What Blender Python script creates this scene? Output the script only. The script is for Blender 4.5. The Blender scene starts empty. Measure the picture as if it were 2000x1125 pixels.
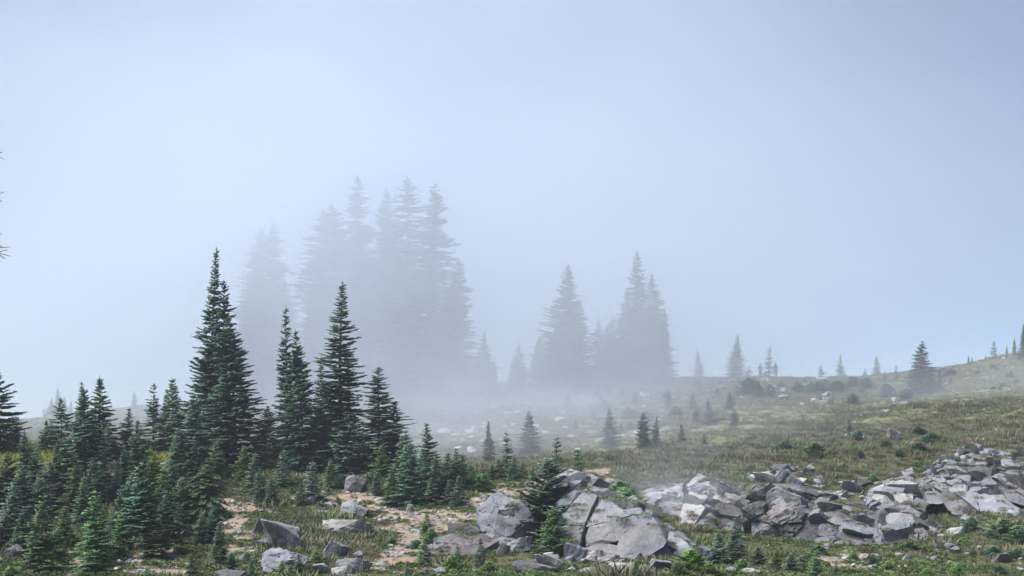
import bpy, bmesh, math, random
import numpy as np
from mathutils import Vector

R = math.radians
rng = np.random.default_rng(11)
random.seed(11)
scene = bpy.context.scene
COL = scene.collection

# ------------------------------------------------------------------ camera
F, HOR = 2778.0, 900.0           # focal length and eye level in pixels of a 2000 x 1125 frame
cam_d = bpy.data.cameras.new('camera')
cam = bpy.data.objects.new('camera', cam_d)
COL.objects.link(cam)
cam_d.sensor_width = 36.0
cam_d.lens = 36.0 * F / 2000.0
cam_d.shift_y = (HOR - 562.5) / 2000.0
cam_d.clip_start = 0.2
cam_d.clip_end = 8000
cam.location = (0, 0, 0)
cam.rotation_euler = (R(90), 0, 0)
scene.camera = cam

# ------------------------------------------------------------------ sky, sun, exposure
SUN_EL, SUN_AZ = 55.0, -118.0     # azimuth from the view direction, negative to the left
world = bpy.data.worlds.new('World')
scene.world = world
world.use_nodes = True
wn = world.node_tree.nodes
wl = world.node_tree.links
sky = wn.new('ShaderNodeTexSky')
sky.sky_type = 'NISHITA'
sky.sun_disc = False
sky.sun_elevation = R(SUN_EL)
sky.sun_rotation = R(SUN_AZ)
sky.altitude = 1700
sky.air_density = 0.75
sky.dust_density = 0.05
sky.ozone_density = 4.0
wn['Background'].inputs['Strength'].default_value = 0.05
wl.new(sky.outputs[0], wn['Background'].inputs['Color'])
sun_d = bpy.data.lights.new('sun', 'SUN')
sun_d.energy = 3.3
sun_d.angle = R(35)
sun_d.color = (1.0, 0.985, 0.965)
sun = bpy.data.objects.new('sun', sun_d)
COL.objects.link(sun)
sd = Vector((math.sin(R(SUN_AZ)) * math.cos(R(SUN_EL)), math.cos(R(SUN_AZ)) * math.cos(R(SUN_EL)), math.sin(R(SUN_EL))))
sun.rotation_euler = (-sd).to_track_quat('-Z', 'Y').to_euler()
scene.view_settings.view_transform = 'Standard'
scene.view_settings.look = 'None'
scene.view_settings.gamma = 1.0
scene.view_settings.use_curve_mapping = False
scene.view_settings.exposure = 1.25
scene.render.engine = 'CYCLES'
cy = scene.cycles
cy.use_denoising = True
cy.max_bounces = 10
cy.diffuse_bounces = 2
cy.glossy_bounces = 1
cy.transparent_max_bounces = 8
cy.volume_bounces = 5
cy.volume_max_steps = 64
cy.volume_step_rate = 5.0
cy.use_adaptive_sampling = True
cy.adaptive_threshold = 0.02

# ------------------------------------------------------------------ numpy noise
def _hash(i, j, k, s):
    n = (i.astype(np.int64) * 374761393 + j.astype(np.int64) * 668265263 + k.astype(np.int64) * 2147483647 + s * 974711) & 0xffffffff
    n = ((n ^ (n >> 13)) * 1274126177) & 0xffffffff
    n = ((n ^ (n >> 16)) * 2246822519) & 0xffffffff
    return ((n ^ (n >> 15)) & 0xffff) / 65535.0

def vnoise(x, y, z, s=0):
    xi, yi, zi = np.floor(x), np.floor(y), np.floor(z)
    fx, fy, fz = x - xi, y - yi, z - zi
    fx, fy, fz = [f * f * f * (f * (f * 6 - 15) + 10) for f in (fx, fy, fz)]
    xi, yi, zi = xi.astype(np.int64), yi.astype(np.int64), zi.astype(np.int64)
    r = 0
    for a in (0, 1):
        for b in (0, 1):
            for c in (0, 1):
                w = (fx if a else 1 - fx) * (fy if b else 1 - fy) * (fz if c else 1 - fz)
                r = r + w * _hash(xi + a, yi + b, zi + c, s)
    return r * 2 - 1

def fbm(x, y, z=None, s=0, oct=4):
    x = np.asarray(x, float); y = np.asarray(y, float)
    z = np.zeros_like(x) if z is None else np.asarray(z, float)
    r, a, f = 0, 1.0, 1.0
    for o in range(oct):
        r = r + a * vnoise(x * f, y * f, z * f, s + o * 17)
        a *= 0.5; f *= 2.03
    return r

# ------------------------------------------------------------------ terrain heights
# columns of (distance, height in the frame of the ground seen there)
PROF = {
    -500: [(36, 1125), (45, 1030), (55, 950), (66, 893), (72, 884), (90, 890), (130, 868), (180, 826)],
    0:    [(36, 1125), (45, 1030), (55, 955), (66, 896), (72, 884), (90, 890), (130, 868), (180, 822)],
    200:  [(36, 1125), (45, 1035), (55, 962), (66, 905), (74, 890), (90, 890), (130, 856), (180, 798)],
    400:  [(36, 1125), (45, 1040), (55, 972), (63, 918), (72, 889), (90, 888), (130, 848), (176, 785)],
    600:  [(36, 1125), (44, 1052), (52, 985), (58, 945), (66, 908), (72, 895), (90, 890), (130, 835), (172, 762)],
    800:  [(36, 1125), (44, 1056), (52, 992), (57, 962), (62, 934), (70, 918), (85, 908), (120, 845), (170, 750)],
    1000: [(36, 1125), (44, 1058), (50, 1002), (56, 957), (60, 938), (68, 917), (80, 898), (110, 845), (140, 798), (168, 747)],
    1200: [(36, 1125), (42, 1090), (48, 1030), (54, 965), (58, 942), (66, 915), (72, 895), (85, 884), (110, 835), (140, 780), (168, 735)],
    1350: [(36, 1125), (42, 1088), (48, 1050), (54, 1032), (57, 1000), (60, 955), (63, 925), (70, 905), (80, 874), (100, 832), (130, 777), (168, 735)],
    1500: [(36, 1125), (42, 1100), (48, 1076), (52, 1052), (55, 1022), (60, 946), (64, 908), (72, 882), (85, 850), (110, 805), (140, 765), (168, 735)],
    1700: [(36, 1125), (42, 1104), (48, 1078), (53, 1052), (57, 1012), (62, 952), (66, 918), (75, 877), (90, 838), (115, 795), (145, 757), (170, 738)],
    1925: [(36, 1125), (42, 1086), (48, 1052), (54, 1014), (58, 980), (62, 942), (66, 903), (72, 868), (85, 836), (110, 778), (140, 735), (170, 700)],
    1850: [(36, 1125), (42, 1092), (48, 1060), (54, 1020), (58, 986), (63, 932), (67, 897), (72, 868), (85, 842), (110, 792), (140, 750), (170, 718)],
    2000: [(36, 1125), (42, 1082), (48, 1046), (54, 1010), (58, 976), (62, 940), (66, 902), (72, 868), (85, 832), (110, 778), (140, 730), (170, 684)],
    2400: [(36, 1120), (42, 1070), (48, 1030), (54, 990), (58, 950), (62, 915), (66, 880), (72, 840), (85, 810), (110, 750), (140, 695), (170, 640)],
}
DG = np.concatenate([np.arange(-30, 300, 0.5), [300, 400, 600, 1000, 4000]])
UG = np.linspace(-0.55, 0.55, 221)
pk = sorted(PROF)
colz = []
for p in pk:
    ds = [-30, 0, 12, 24, 31] + [a for a, b in PROF[p]]
    zs = [-1.6, -1.65, -2.15, -2.6, -2.85] + [(HOR - b) / F * a for a, b in PROF[p]]
    dl, zl = ds[-1], zs[-1]
    ds += [dl + 14, dl + 45, dl + 90, 400, 4000]
    zs += [zl - 1.0, zl - 6, zl - 14, -16, -30]
    colz.append(np.interp(DG, ds, zs))
colz = np.array(colz)
pu = np.array([(p - 1000) / F for p in pk])
HG = np.array([np.interp(UG, pu, colz[:, j]) for j in range(len(DG))]).T
def _blur(A, sig, axis):
    n = int(3 * sig) + 1
    k = np.exp(-0.5 * (np.arange(-n, n + 1) / sig) ** 2); k /= k.sum()
    P = np.pad(A, [(n, n) if a == axis else (0, 0) for a in (0, 1)], mode='edge')
    return sum(k[i] * (P[i:i + A.shape[0], :] if axis == 0 else P[:, i:i + A.shape[1]]) for i in range(2 * n + 1))
HG = _blur(HG, 5.0, 0)
HG[:, :660] = _blur(HG, 2.2, 1)[:, :660]

def base_height(x, y):
    x = np.asarray(x, float); y = np.asarray(y, float)
    u = np.clip(x / np.maximum(y, 12.0), -0.549, 0.549)
    fu = (u + 0.55) / (UG[1] - UG[0])
    i = np.clip(fu.astype(int), 0, len(UG) - 2); fu = fu - i
    j = np.clip(np.searchsorted(DG, y) - 1, 0, len(DG) - 2)
    fd = np.clip((y - DG[j]) / (DG[j + 1] - DG[j]), 0, 1)
    return (HG[i, j] * (1 - fu) * (1 - fd) + HG[i + 1, j] * fu * (1 - fd) + HG[i, j + 1] * (1 - fu) * fd + HG[i + 1, j + 1] * fu * fd)

def height(x, y):
    x = np.asarray(x, float); y = np.asarray(y, float)
    a = np.clip((y - 28) / 12, 0, 1)
    far = np.clip((y - 70) / 40, 0, 1)
    return base_height(x, y) + a * (0.10 * fbm(x * 0.55, y * 0.55, s=3, oct=4) + far * 0.16 * fbm(x * 0.13, y * 0.13, s=5, oct=3)
        + np.clip((y - 62) / 6, 0, 1) * np.clip((125 - y) / 25, 0, 1) * np.clip((x / np.maximum(y, 10) - 0.03) / 0.06, 0, 1) * (0.30 * fbm(x * 0.28, y * 0.45, s=41, oct=2) + 0.16 * fbm(x * 0.9, y * 1.1, s=42, oct=2)))

def hz(x, y):
    return float(height(np.array([x]), np.array([y]))[0])

_D = np.arange(34, 175, 0.1)
def hit(px, py):
    """distance at which the line of sight through a frame point meets the ground"""
    z = height((px - 1000) / F * _D, _D)
    ok = np.nonzero(z >= (HOR - py) / F * _D)[0]
    return float(_D[ok[0]]) if len(ok) else 60.0

def ground_pt(px, py=None, D=None):
    if D is None:
        D = hit(px, py)
    x = (px - 1000) / F * D
    return Vector((x, D, hz(x, D)))

def project(x, y, z):
    return 1000 + x / y * F, HOR - z / y * F

def in_poly(px, py, poly):
    px = np.asarray(px); py = np.asarray(py)
    c = np.zeros(px.shape, bool)
    n = len(poly)
    for i in range(n):
        x0, y0 = poly[i]; x1, y1 = poly[(i + 1) % n]
        if y0 == y1:
            continue
        c ^= ((y0 > py) != (y1 > py)) & (px < (x1 - x0) * (py - y0) / (y1 - y0) + x0)
    return c

DIRT = [
    [(428, 975), (470, 978), (525, 1000), (498, 1030), (500, 1060), (480, 1128), (425, 1128), (440, 1060), (430, 1020)],
    [(590, 965), (650, 945), (720, 955), (770, 985), (880, 992), (960, 950), (1060, 930), (1110, 918), (1195, 918), (1205, 948), (1100, 962),
     (1010, 972), (950, 1010), (915, 1050), (880, 1090), (850, 1128), (690, 1128), (725, 1085), (770, 1060), (745, 1020), (710, 1000), (640, 985)],
    [(200, 1128), (240, 1095), (350, 1080), (385, 1128)],
    [(140, 1128), (150, 1085), (190, 1085), (200, 1128)], [(-20, 1085), (25, 1082), (20, 1100), (-20, 1100)],
    [(1595, 1082), (1680, 1078), (1730, 1095), (1700, 1118), (1600, 1112)],
    [(1880, 992), (1915, 990), (1912, 1004), (1882, 1004)],
    [(1000, 1128), (1010, 1100), (1080, 1095), (1110, 1128)],
]
HEATH = [
    [(1135, 905), (1250, 880), (1400, 868), (1500, 842), (1600, 850), (1700, 832), (1800, 812), (1900, 822), (2030, 808), (2030, 885), (1900, 870), (1800, 892),
     (1720, 945), (1600, 938), (1450, 915), (1400, 945), (1240, 955), (1210, 925)],
    [(560, 1000), (640, 1002), (735, 1055), (755, 1085), (690, 1098), (605, 1050), (560, 1025)],
    [(742, 1032), (862, 1028), (872, 1060), (790, 1068)], [(1800, 792), (1900, 780), (2030, 770), (2030, 800), (1850, 812)],
]
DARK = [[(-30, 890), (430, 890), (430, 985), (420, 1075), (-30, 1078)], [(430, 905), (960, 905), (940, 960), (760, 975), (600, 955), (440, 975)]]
LUSH = [[(285, 872), (360, 872), (370, 915), (285, 915)], [(-20, 885), (110, 885), (110, 935), (-20, 935)]]

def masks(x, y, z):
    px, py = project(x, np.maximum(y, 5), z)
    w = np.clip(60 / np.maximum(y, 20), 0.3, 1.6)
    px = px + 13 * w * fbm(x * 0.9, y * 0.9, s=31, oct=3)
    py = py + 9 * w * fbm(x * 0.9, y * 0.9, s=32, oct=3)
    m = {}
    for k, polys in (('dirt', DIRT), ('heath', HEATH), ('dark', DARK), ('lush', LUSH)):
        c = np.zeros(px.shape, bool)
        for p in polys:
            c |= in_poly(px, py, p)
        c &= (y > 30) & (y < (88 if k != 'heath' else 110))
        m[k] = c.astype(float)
    m['heath'] = m['heath'] * (1 - m['dirt'])
    m['meadow'] = np.clip((y - 74) / 12, 0, 1) * (1 - m['heath'])
    return m

# ------------------------------------------------------------------ helpers for objects
def link(o, parent=None):
    COL.objects.link(o)
    if parent is not None:
        o.parent = parent
    return o

def tag(o, label=None, cat=None, group=None, kind=None):
    if label: o['label'] = label
    if cat: o['category'] = cat
    if group: o['group'] = group
    if kind: o['kind'] = kind
    return o

def mesh_np(name, V, Fa, mat, attrs=None, smooth=False):
    me = bpy.data.meshes.new(name)
    V = np.asarray(V, np.float32); Fa = np.asarray(Fa, np.int32)
    k = Fa.shape[1]
    me.vertices.add(len(V)); me.vertices.foreach_set('co', V.ravel())
    me.loops.add(Fa.size); me.loops.foreach_set('vertex_index', Fa.ravel())
    me.polygons.add(len(Fa))
    me.polygons.foreach_set('loop_start', np.arange(0, Fa.size, k, dtype=np.int32))
    if smooth:
        me.polygons.foreach_set('use_smooth', np.ones(len(Fa), bool))
    me.update(calc_edges=True)
    for n, a in (attrs or {}).items():
        at = me.attributes.new(n, 'FLOAT', 'POINT')
        at.data.foreach_set('value', np.asarray(a, np.float32))
    if mat:
        me.materials.append(mat)
    return me

ORD = ['first', 'second', 'third', 'fourth', 'fifth', 'sixth', 'seventh', 'eighth', 'ninth', 'tenth', 'eleventh', 'twelfth', 'thirteenth', 'fourteenth',
       'fifteenth', 'sixteenth', 'seventeenth', 'eighteenth', 'nineteenth', 'twentieth', 'twenty-first', 'twenty-second', 'twenty-third', 'twenty-fourth',
       'twenty-fifth', 'twenty-sixth', 'twenty-seventh', 'twenty-eighth', 'twenty-ninth', 'thirtieth']

# ------------------------------------------------------------------ materials
class NT:
    def __init__(s, name, rough=0.9):
        s.m = bpy.data.materials.new(name); s.m.use_nodes = True
        s.t = s.m.node_tree; s.n = s.t.nodes
        s.b = s.n['Principled BSDF']; s.b.inputs['Roughness'].default_value = rough
        s.b.inputs['Specular IOR Level'].default_value = 0.25
    def add(s, typ, **kw):
        n = s.n.new(typ)
        for k, v in kw.items():
            setattr(n, k, v)
        return n
    def put(s, sock, v):
        if hasattr(v, 'is_output') or hasattr(v, 'links'):
            s.t.links.new(v, sock)
        else:
            sock.default_value = v
    def noise(s, scale, vec=None, detail=4, rough=0.55, dist=0.0):
        n = s.add('ShaderNodeTexNoise')
        n.inputs['Scale'].default_value = scale; n.inputs['Detail'].default_value = detail
        n.inputs['Roughness'].default_value = rough; n.inputs['Distortion'].default_value = dist
        if vec is not None: s.put(n.inputs['Vector'], vec)
        return n.outputs['Fac']
    def ramp(s, v, a, b, lo=0.0, hi=1.0):
        n = s.add('ShaderNodeMapRange'); s.put(n.inputs['Value'], v)
        n.inputs['From Min'].default_value = a; n.inputs['From Max'].default_value = b
        n.inputs['To Min'].default_value = lo; n.inputs['To Max'].default_value = hi
        return n.outputs['Result']
    def mix(s, f, a, b, mode='MIX'):
        n = s.add('ShaderNodeMix', data_type='RGBA', blend_type=mode)
        s.put(n.inputs[0], f)
        for k, v in ((6, a), (7, b)):
            s.put(n.inputs[k], v if not isinstance(v, tuple) else (*v, 1.0)[:4])
        return n.outputs[2]
    def math(s, op, a, b=0.0):
        n = s.add('ShaderNodeMath', operation=op)
        s.put(n.inputs[0], a); s.put(n.inputs[1], b)
        return n.outputs[0]
    def attr(s, name):
        return s.add('ShaderNodeAttribute', attribute_name=name).outputs['Fac']
    def pos(s):
        return s.add('ShaderNodeNewGeometry').outputs['Position']
    def obj(s):
        return s.add('ShaderNodeTexCoord').outputs['Object']
    def rand(s):
        return s.add('ShaderNodeObjectInfo').outputs['Random']
    def color(s, c):
        s.put(s.b.inputs['Base Color'], c if not isinstance(c, tuple) else (*c, 1.0)); return s
    def bump(s, h, strength=0.5, dist=0.02):
        n = s.add('ShaderNodeBump'); n.inputs['Strength'].default_value = strength
        n.inputs['Distance'].default_value = dist; s.put(n.inputs['Height'], h)
        s.t.links.new(n.outputs[0], s.b.inputs['Normal']); return s

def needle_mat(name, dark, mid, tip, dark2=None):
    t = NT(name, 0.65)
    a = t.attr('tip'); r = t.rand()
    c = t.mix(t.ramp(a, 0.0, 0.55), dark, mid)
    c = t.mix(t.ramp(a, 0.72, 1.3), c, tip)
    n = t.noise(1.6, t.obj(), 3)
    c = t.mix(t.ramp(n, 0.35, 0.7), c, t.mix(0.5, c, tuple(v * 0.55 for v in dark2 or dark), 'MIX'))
    h = t.add('ShaderNodeHueSaturation'); t.put(h.inputs['Color'], c)
    t.put(h.inputs['Hue'], t.ramp(r, 0, 1, 0.475, 0.525)); t.put(h.inputs['Value'], t.ramp(r, 0, 1, 0.75, 1.3))
    t.put(h.inputs['Saturation'], t.ramp(t.math('FRACT', t.math('MULTIPLY', r, 7.3)), 0, 1, 0.75, 1.15))
    t.color(h.outputs[0])
    return t.m

M = {}
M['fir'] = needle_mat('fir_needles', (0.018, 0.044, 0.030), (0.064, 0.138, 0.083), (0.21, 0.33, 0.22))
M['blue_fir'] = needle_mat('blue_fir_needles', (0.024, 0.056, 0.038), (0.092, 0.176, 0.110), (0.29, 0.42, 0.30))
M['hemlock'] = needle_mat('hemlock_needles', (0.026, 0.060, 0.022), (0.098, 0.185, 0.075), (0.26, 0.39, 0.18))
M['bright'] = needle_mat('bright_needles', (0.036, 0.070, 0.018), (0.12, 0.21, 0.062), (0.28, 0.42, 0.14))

t = NT('bark', 0.95)
n = t.noise(9, t.obj(), 5)
t.color(t.mix(t.ramp(n, 0.3, 0.7), (0.06, 0.052, 0.045), (0.24, 0.23, 0.23))).bump(t.noise(25, t.obj(), 4), 0.6)
M['bark'] = t.m

def rock_mat(name, lo, hi, dark, lichen, warm):
    t = NT(name, 0.88)
    p = t.pos(); r = t.rand()
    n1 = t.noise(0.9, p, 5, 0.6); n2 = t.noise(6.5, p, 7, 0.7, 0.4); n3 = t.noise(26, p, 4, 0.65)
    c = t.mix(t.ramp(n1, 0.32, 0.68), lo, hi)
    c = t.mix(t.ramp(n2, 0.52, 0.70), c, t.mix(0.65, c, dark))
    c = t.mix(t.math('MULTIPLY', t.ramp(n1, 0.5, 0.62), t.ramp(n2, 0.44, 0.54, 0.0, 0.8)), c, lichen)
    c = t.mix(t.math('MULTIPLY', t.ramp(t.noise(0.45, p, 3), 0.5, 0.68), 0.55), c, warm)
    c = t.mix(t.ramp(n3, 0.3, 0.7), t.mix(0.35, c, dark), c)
    # veins and hairline cracks
    v = t.add('ShaderNodeTexVoronoi', feature='DISTANCE_TO_EDGE'); v.inputs['Scale'].default_value = 0.9
    wv = t.add('ShaderNodeVectorMath', operation='ADD'); t.put(wv.inputs[0], p)
    nv = t.add('ShaderNodeTexNoise'); nv.inputs['Scale'].default_value = 2.2; t.put(nv.inputs['Vector'], p)
    t.put(wv.inputs[1], nv.outputs['Color']); t.put(v.inputs['Vector'], wv.outputs[0])
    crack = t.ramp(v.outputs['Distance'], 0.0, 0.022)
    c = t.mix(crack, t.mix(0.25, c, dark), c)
    h = t.add('ShaderNodeHueSaturation'); t.put(h.inputs['Color'], c)
    t.put(h.inputs['Value'], t.ramp(r, 0, 1, 0.78, 1.22))
    t.color(h.outputs[0])
    hh = t.math('ADD', t.math('MULTIPLY', n2, 1.0), t.math('MULTIPLY', n3, 0.35))
    hh = t.math('ADD', hh, t.math('MULTIPLY', crack, 0.12))
    t.bump(hh, 0.7, 0.06)
    return t.m
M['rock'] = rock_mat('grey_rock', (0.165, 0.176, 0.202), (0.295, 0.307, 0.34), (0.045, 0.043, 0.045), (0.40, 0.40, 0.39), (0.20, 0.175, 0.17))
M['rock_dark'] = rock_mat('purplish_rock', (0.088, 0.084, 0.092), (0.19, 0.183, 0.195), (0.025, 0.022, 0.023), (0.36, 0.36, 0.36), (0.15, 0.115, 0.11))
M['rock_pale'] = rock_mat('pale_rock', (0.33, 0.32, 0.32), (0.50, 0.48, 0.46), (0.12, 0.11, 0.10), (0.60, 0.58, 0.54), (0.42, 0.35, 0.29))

t = NT('ground_soil', 0.95)
p = t.pos()
n1 = t.noise(0.35, p, 6, 0.6); n2 = t.noise(2.5, p, 6, 0.65); n3 = t.noise(13, p, 5, 0.65)
green = t.mix(t.ramp(n1, 0.35, 0.65), (0.065, 0.085, 0.038), (0.11, 0.105, 0.055))
green = t.mix(t.ramp(n2, 0.45, 0.7), green, (0.13, 0.10, 0.065))
dirt = t.mix(t.ramp(n2, 0.35, 0.68), (0.265, 0.21, 0.16), (0.365, 0.30, 0.235))
dirt = t.mix(t.ramp(n3, 0.5, 0.68), dirt, (0.22, 0.16, 0.105))
dirt = t.mix(t.ramp(n1, 0.42, 0.6, 0, 0.75), dirt, (0.285, 0.205, 0.14))
dirt = t.mix(t.ramp(t.noise(1.1, p, 4, 0.6), 0.5, 0.7, 0, 0.6), dirt, (0.17, 0.13, 0.095))
heath = t.mix(t.ramp(n2, 0.35, 0.65), (0.075, 0.07, 0.042), (0.12, 0.10, 0.075))
mead = t.mix(t.ramp(n1, 0.35, 0.65), (0.13, 0.15, 0.07), (0.18, 0.175, 0.10))
mead = t.mix(t.ramp(n2, 0.42, 0.72), mead, (0.10, 0.13, 0.055))
c = t.mix(t.attr('meadow'), green, mead)
c = t.mix(t.attr('heath'), c, heath)
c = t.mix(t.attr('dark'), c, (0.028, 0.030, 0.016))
c = t.mix(t.attr('dirt'), c, dirt)
t.color(c).bump(t.math('ADD', n2, t.math('MULTIPLY', n3, 0.6)), 0.8, 0.08)
M['ground'] = t.m

def tuft_mat(name, a, b, c3, big=0.25):
    t = NT(name, 0.8)
    r = t.rand(); tp = t.attr('tip')
    n = t.noise(big, t.pos(), 4, 0.6)
    c = t.mix(t.ramp(n, 0.38, 0.62), a, b)
    c = t.mix(t.ramp(r, 0.55, 1.0), c, c3)
    c = t.mix(t.ramp(tp, 0, 1), t.mix(0.4, c, (0.02, 0.02, 0.014)), c)
    h = t.add('ShaderNodeHueSaturation'); t.put(h.inputs['Color'], c)
    t.put(h.inputs['Value'], t.ramp(t.math('FRACT', t.math('MULTIPLY', r, 9.1)), 0, 1, 0.6, 1.4))
    t.color(h.outputs[0])
    return t.m
M['heather'] = tuft_mat('heather_sprigs', (0.185, 0.18, 0.10), (0.155, 0.20, 0.088), (0.235, 0.19, 0.15))
M['grass'] = tuft_mat('meadow_grass', (0.165, 0.195, 0.09), (0.24, 0.23, 0.135), (0.145, 0.185, 0.075), 0.18)
M['low_grass'] = tuft_mat('low_green_grass', (0.10, 0.15, 0.055), (0.135, 0.165, 0.065), (0.16, 0.135, 0.08), 0.4)
M['dry_grass'] = tuft_mat('dry_grass', (0.27, 0.26, 0.145), (0.20, 0.215, 0.10), (0.22, 0.18, 0.12))
M['leaf'] = tuft_mat('low_leaves', (0.095, 0.17, 0.055), (0.125, 0.185, 0.06), (0.15, 0.14, 0.06), 0.5)
M['lush'] = tuft_mat('yellow_green_grass', (0.24, 0.32, 0.05), (0.32, 0.36, 0.08), (0.28, 0.19, 0.06), 0.8)
t = NT('white_petals'); t.color((0.8, 0.8, 0.76)); M['petal'] = t.m

def cloth(name, c):
    t = NT(name, 0.9); t.color(t.mix(t.ramp(t.noise(30, t.obj(), 3), 0.3, 0.7), c, tuple(v * 0.7 for v in c))); return t.m

# ------------------------------------------------------------------ the ground
srow = np.concatenate([-np.geomspace(1.0, 0.36, 22)[:-1], np.linspace(-0.36, 0.36, 361), np.geomspace(0.36, 1.0, 22)[1:]])
yrow = np.concatenate([np.linspace(-22, 30, 14)[:-1], np.arange(30, 72, 0.18), np.arange(72, 110, 0.32), np.arange(110, 176, 0.55), np.arange(176, 300, 4.0), np.geomspace(300, 3200, 14)])
S, Y = np.meshgrid(srow, yrow)
X = S * (Y + 25)
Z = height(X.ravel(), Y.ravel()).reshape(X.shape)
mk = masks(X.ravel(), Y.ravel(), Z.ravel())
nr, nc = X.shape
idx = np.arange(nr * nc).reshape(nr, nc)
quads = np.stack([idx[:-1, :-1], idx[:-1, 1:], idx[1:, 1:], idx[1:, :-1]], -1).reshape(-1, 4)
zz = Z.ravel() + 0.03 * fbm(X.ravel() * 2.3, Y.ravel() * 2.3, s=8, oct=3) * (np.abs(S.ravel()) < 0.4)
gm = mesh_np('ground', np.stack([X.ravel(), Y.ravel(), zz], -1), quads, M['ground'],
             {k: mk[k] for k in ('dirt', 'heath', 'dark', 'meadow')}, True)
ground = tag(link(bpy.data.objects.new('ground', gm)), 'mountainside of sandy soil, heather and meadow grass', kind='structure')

# ------------------------------------------------------------------ conifers
def spindles(P, Dv, L, Rr, T, flat=0.7):
    """many tapered three-sided needle sprays as one vertex and face array"""
    P = np.array(P); Dv = np.array(Dv); L = np.array(L)[:, None]; Rr = np.array(Rr)[:, None]; T = np.array(T)
    Dv = Dv / np.linalg.norm(Dv, axis=1, keepdims=True)
    up = np.tile([0, 0, 1.0], (len(P), 1))
    up[np.abs(Dv[:, 2]) > 0.95] = [1, 0, 0]
    sx = np.cross(Dv, up); sx /= np.linalg.norm(sx, axis=1, keepdims=True)
    sz = np.cross(sx, Dv)
    mid = P + Dv * L * 0.45
    V = np.stack([P, mid + sx * Rr, mid - sx * Rr, mid + sz * Rr * flat, P + Dv * L], 1)
    n = len(P)
    o = (np.arange(n) * 5)[:, None, None]
    Fa = (np.array([[0, 1, 3], [0, 3, 2], [0, 2, 1], [4, 3, 1], [4, 2, 3], [4, 1, 2]])[None] + o).reshape(-1, 3)
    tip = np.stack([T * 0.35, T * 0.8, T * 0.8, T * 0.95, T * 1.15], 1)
    return V.reshape(-1, 3), Fa, tip.ravel()

def tube(pts, rad, n=7):
    pts = [Vector(p) for p in pts]
    V = []; Fa = []
    for i, p in enumerate(pts):
        d = (pts[min(i + 1, len(pts) - 1)] - pts[max(i - 1, 0)]).normalized()
        a = d.orthogonal().normalized(); b = d.cross(a)
        for k in range(n):
            w = 2 * math.pi * k / n
            V.append(p + (a * math.cos(w) + b * math.sin(w)) * rad[i])
    for i in range(len(pts) - 1):
        for k in range(n):
            k2 = (k + 1) % n
            Fa.append((i * n + k, i * n + k2, (i + 1) * n + k2)); Fa.append((i * n + k, (i + 1) * n + k2, (i + 1) * n + k))
    return V, Fa

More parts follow.
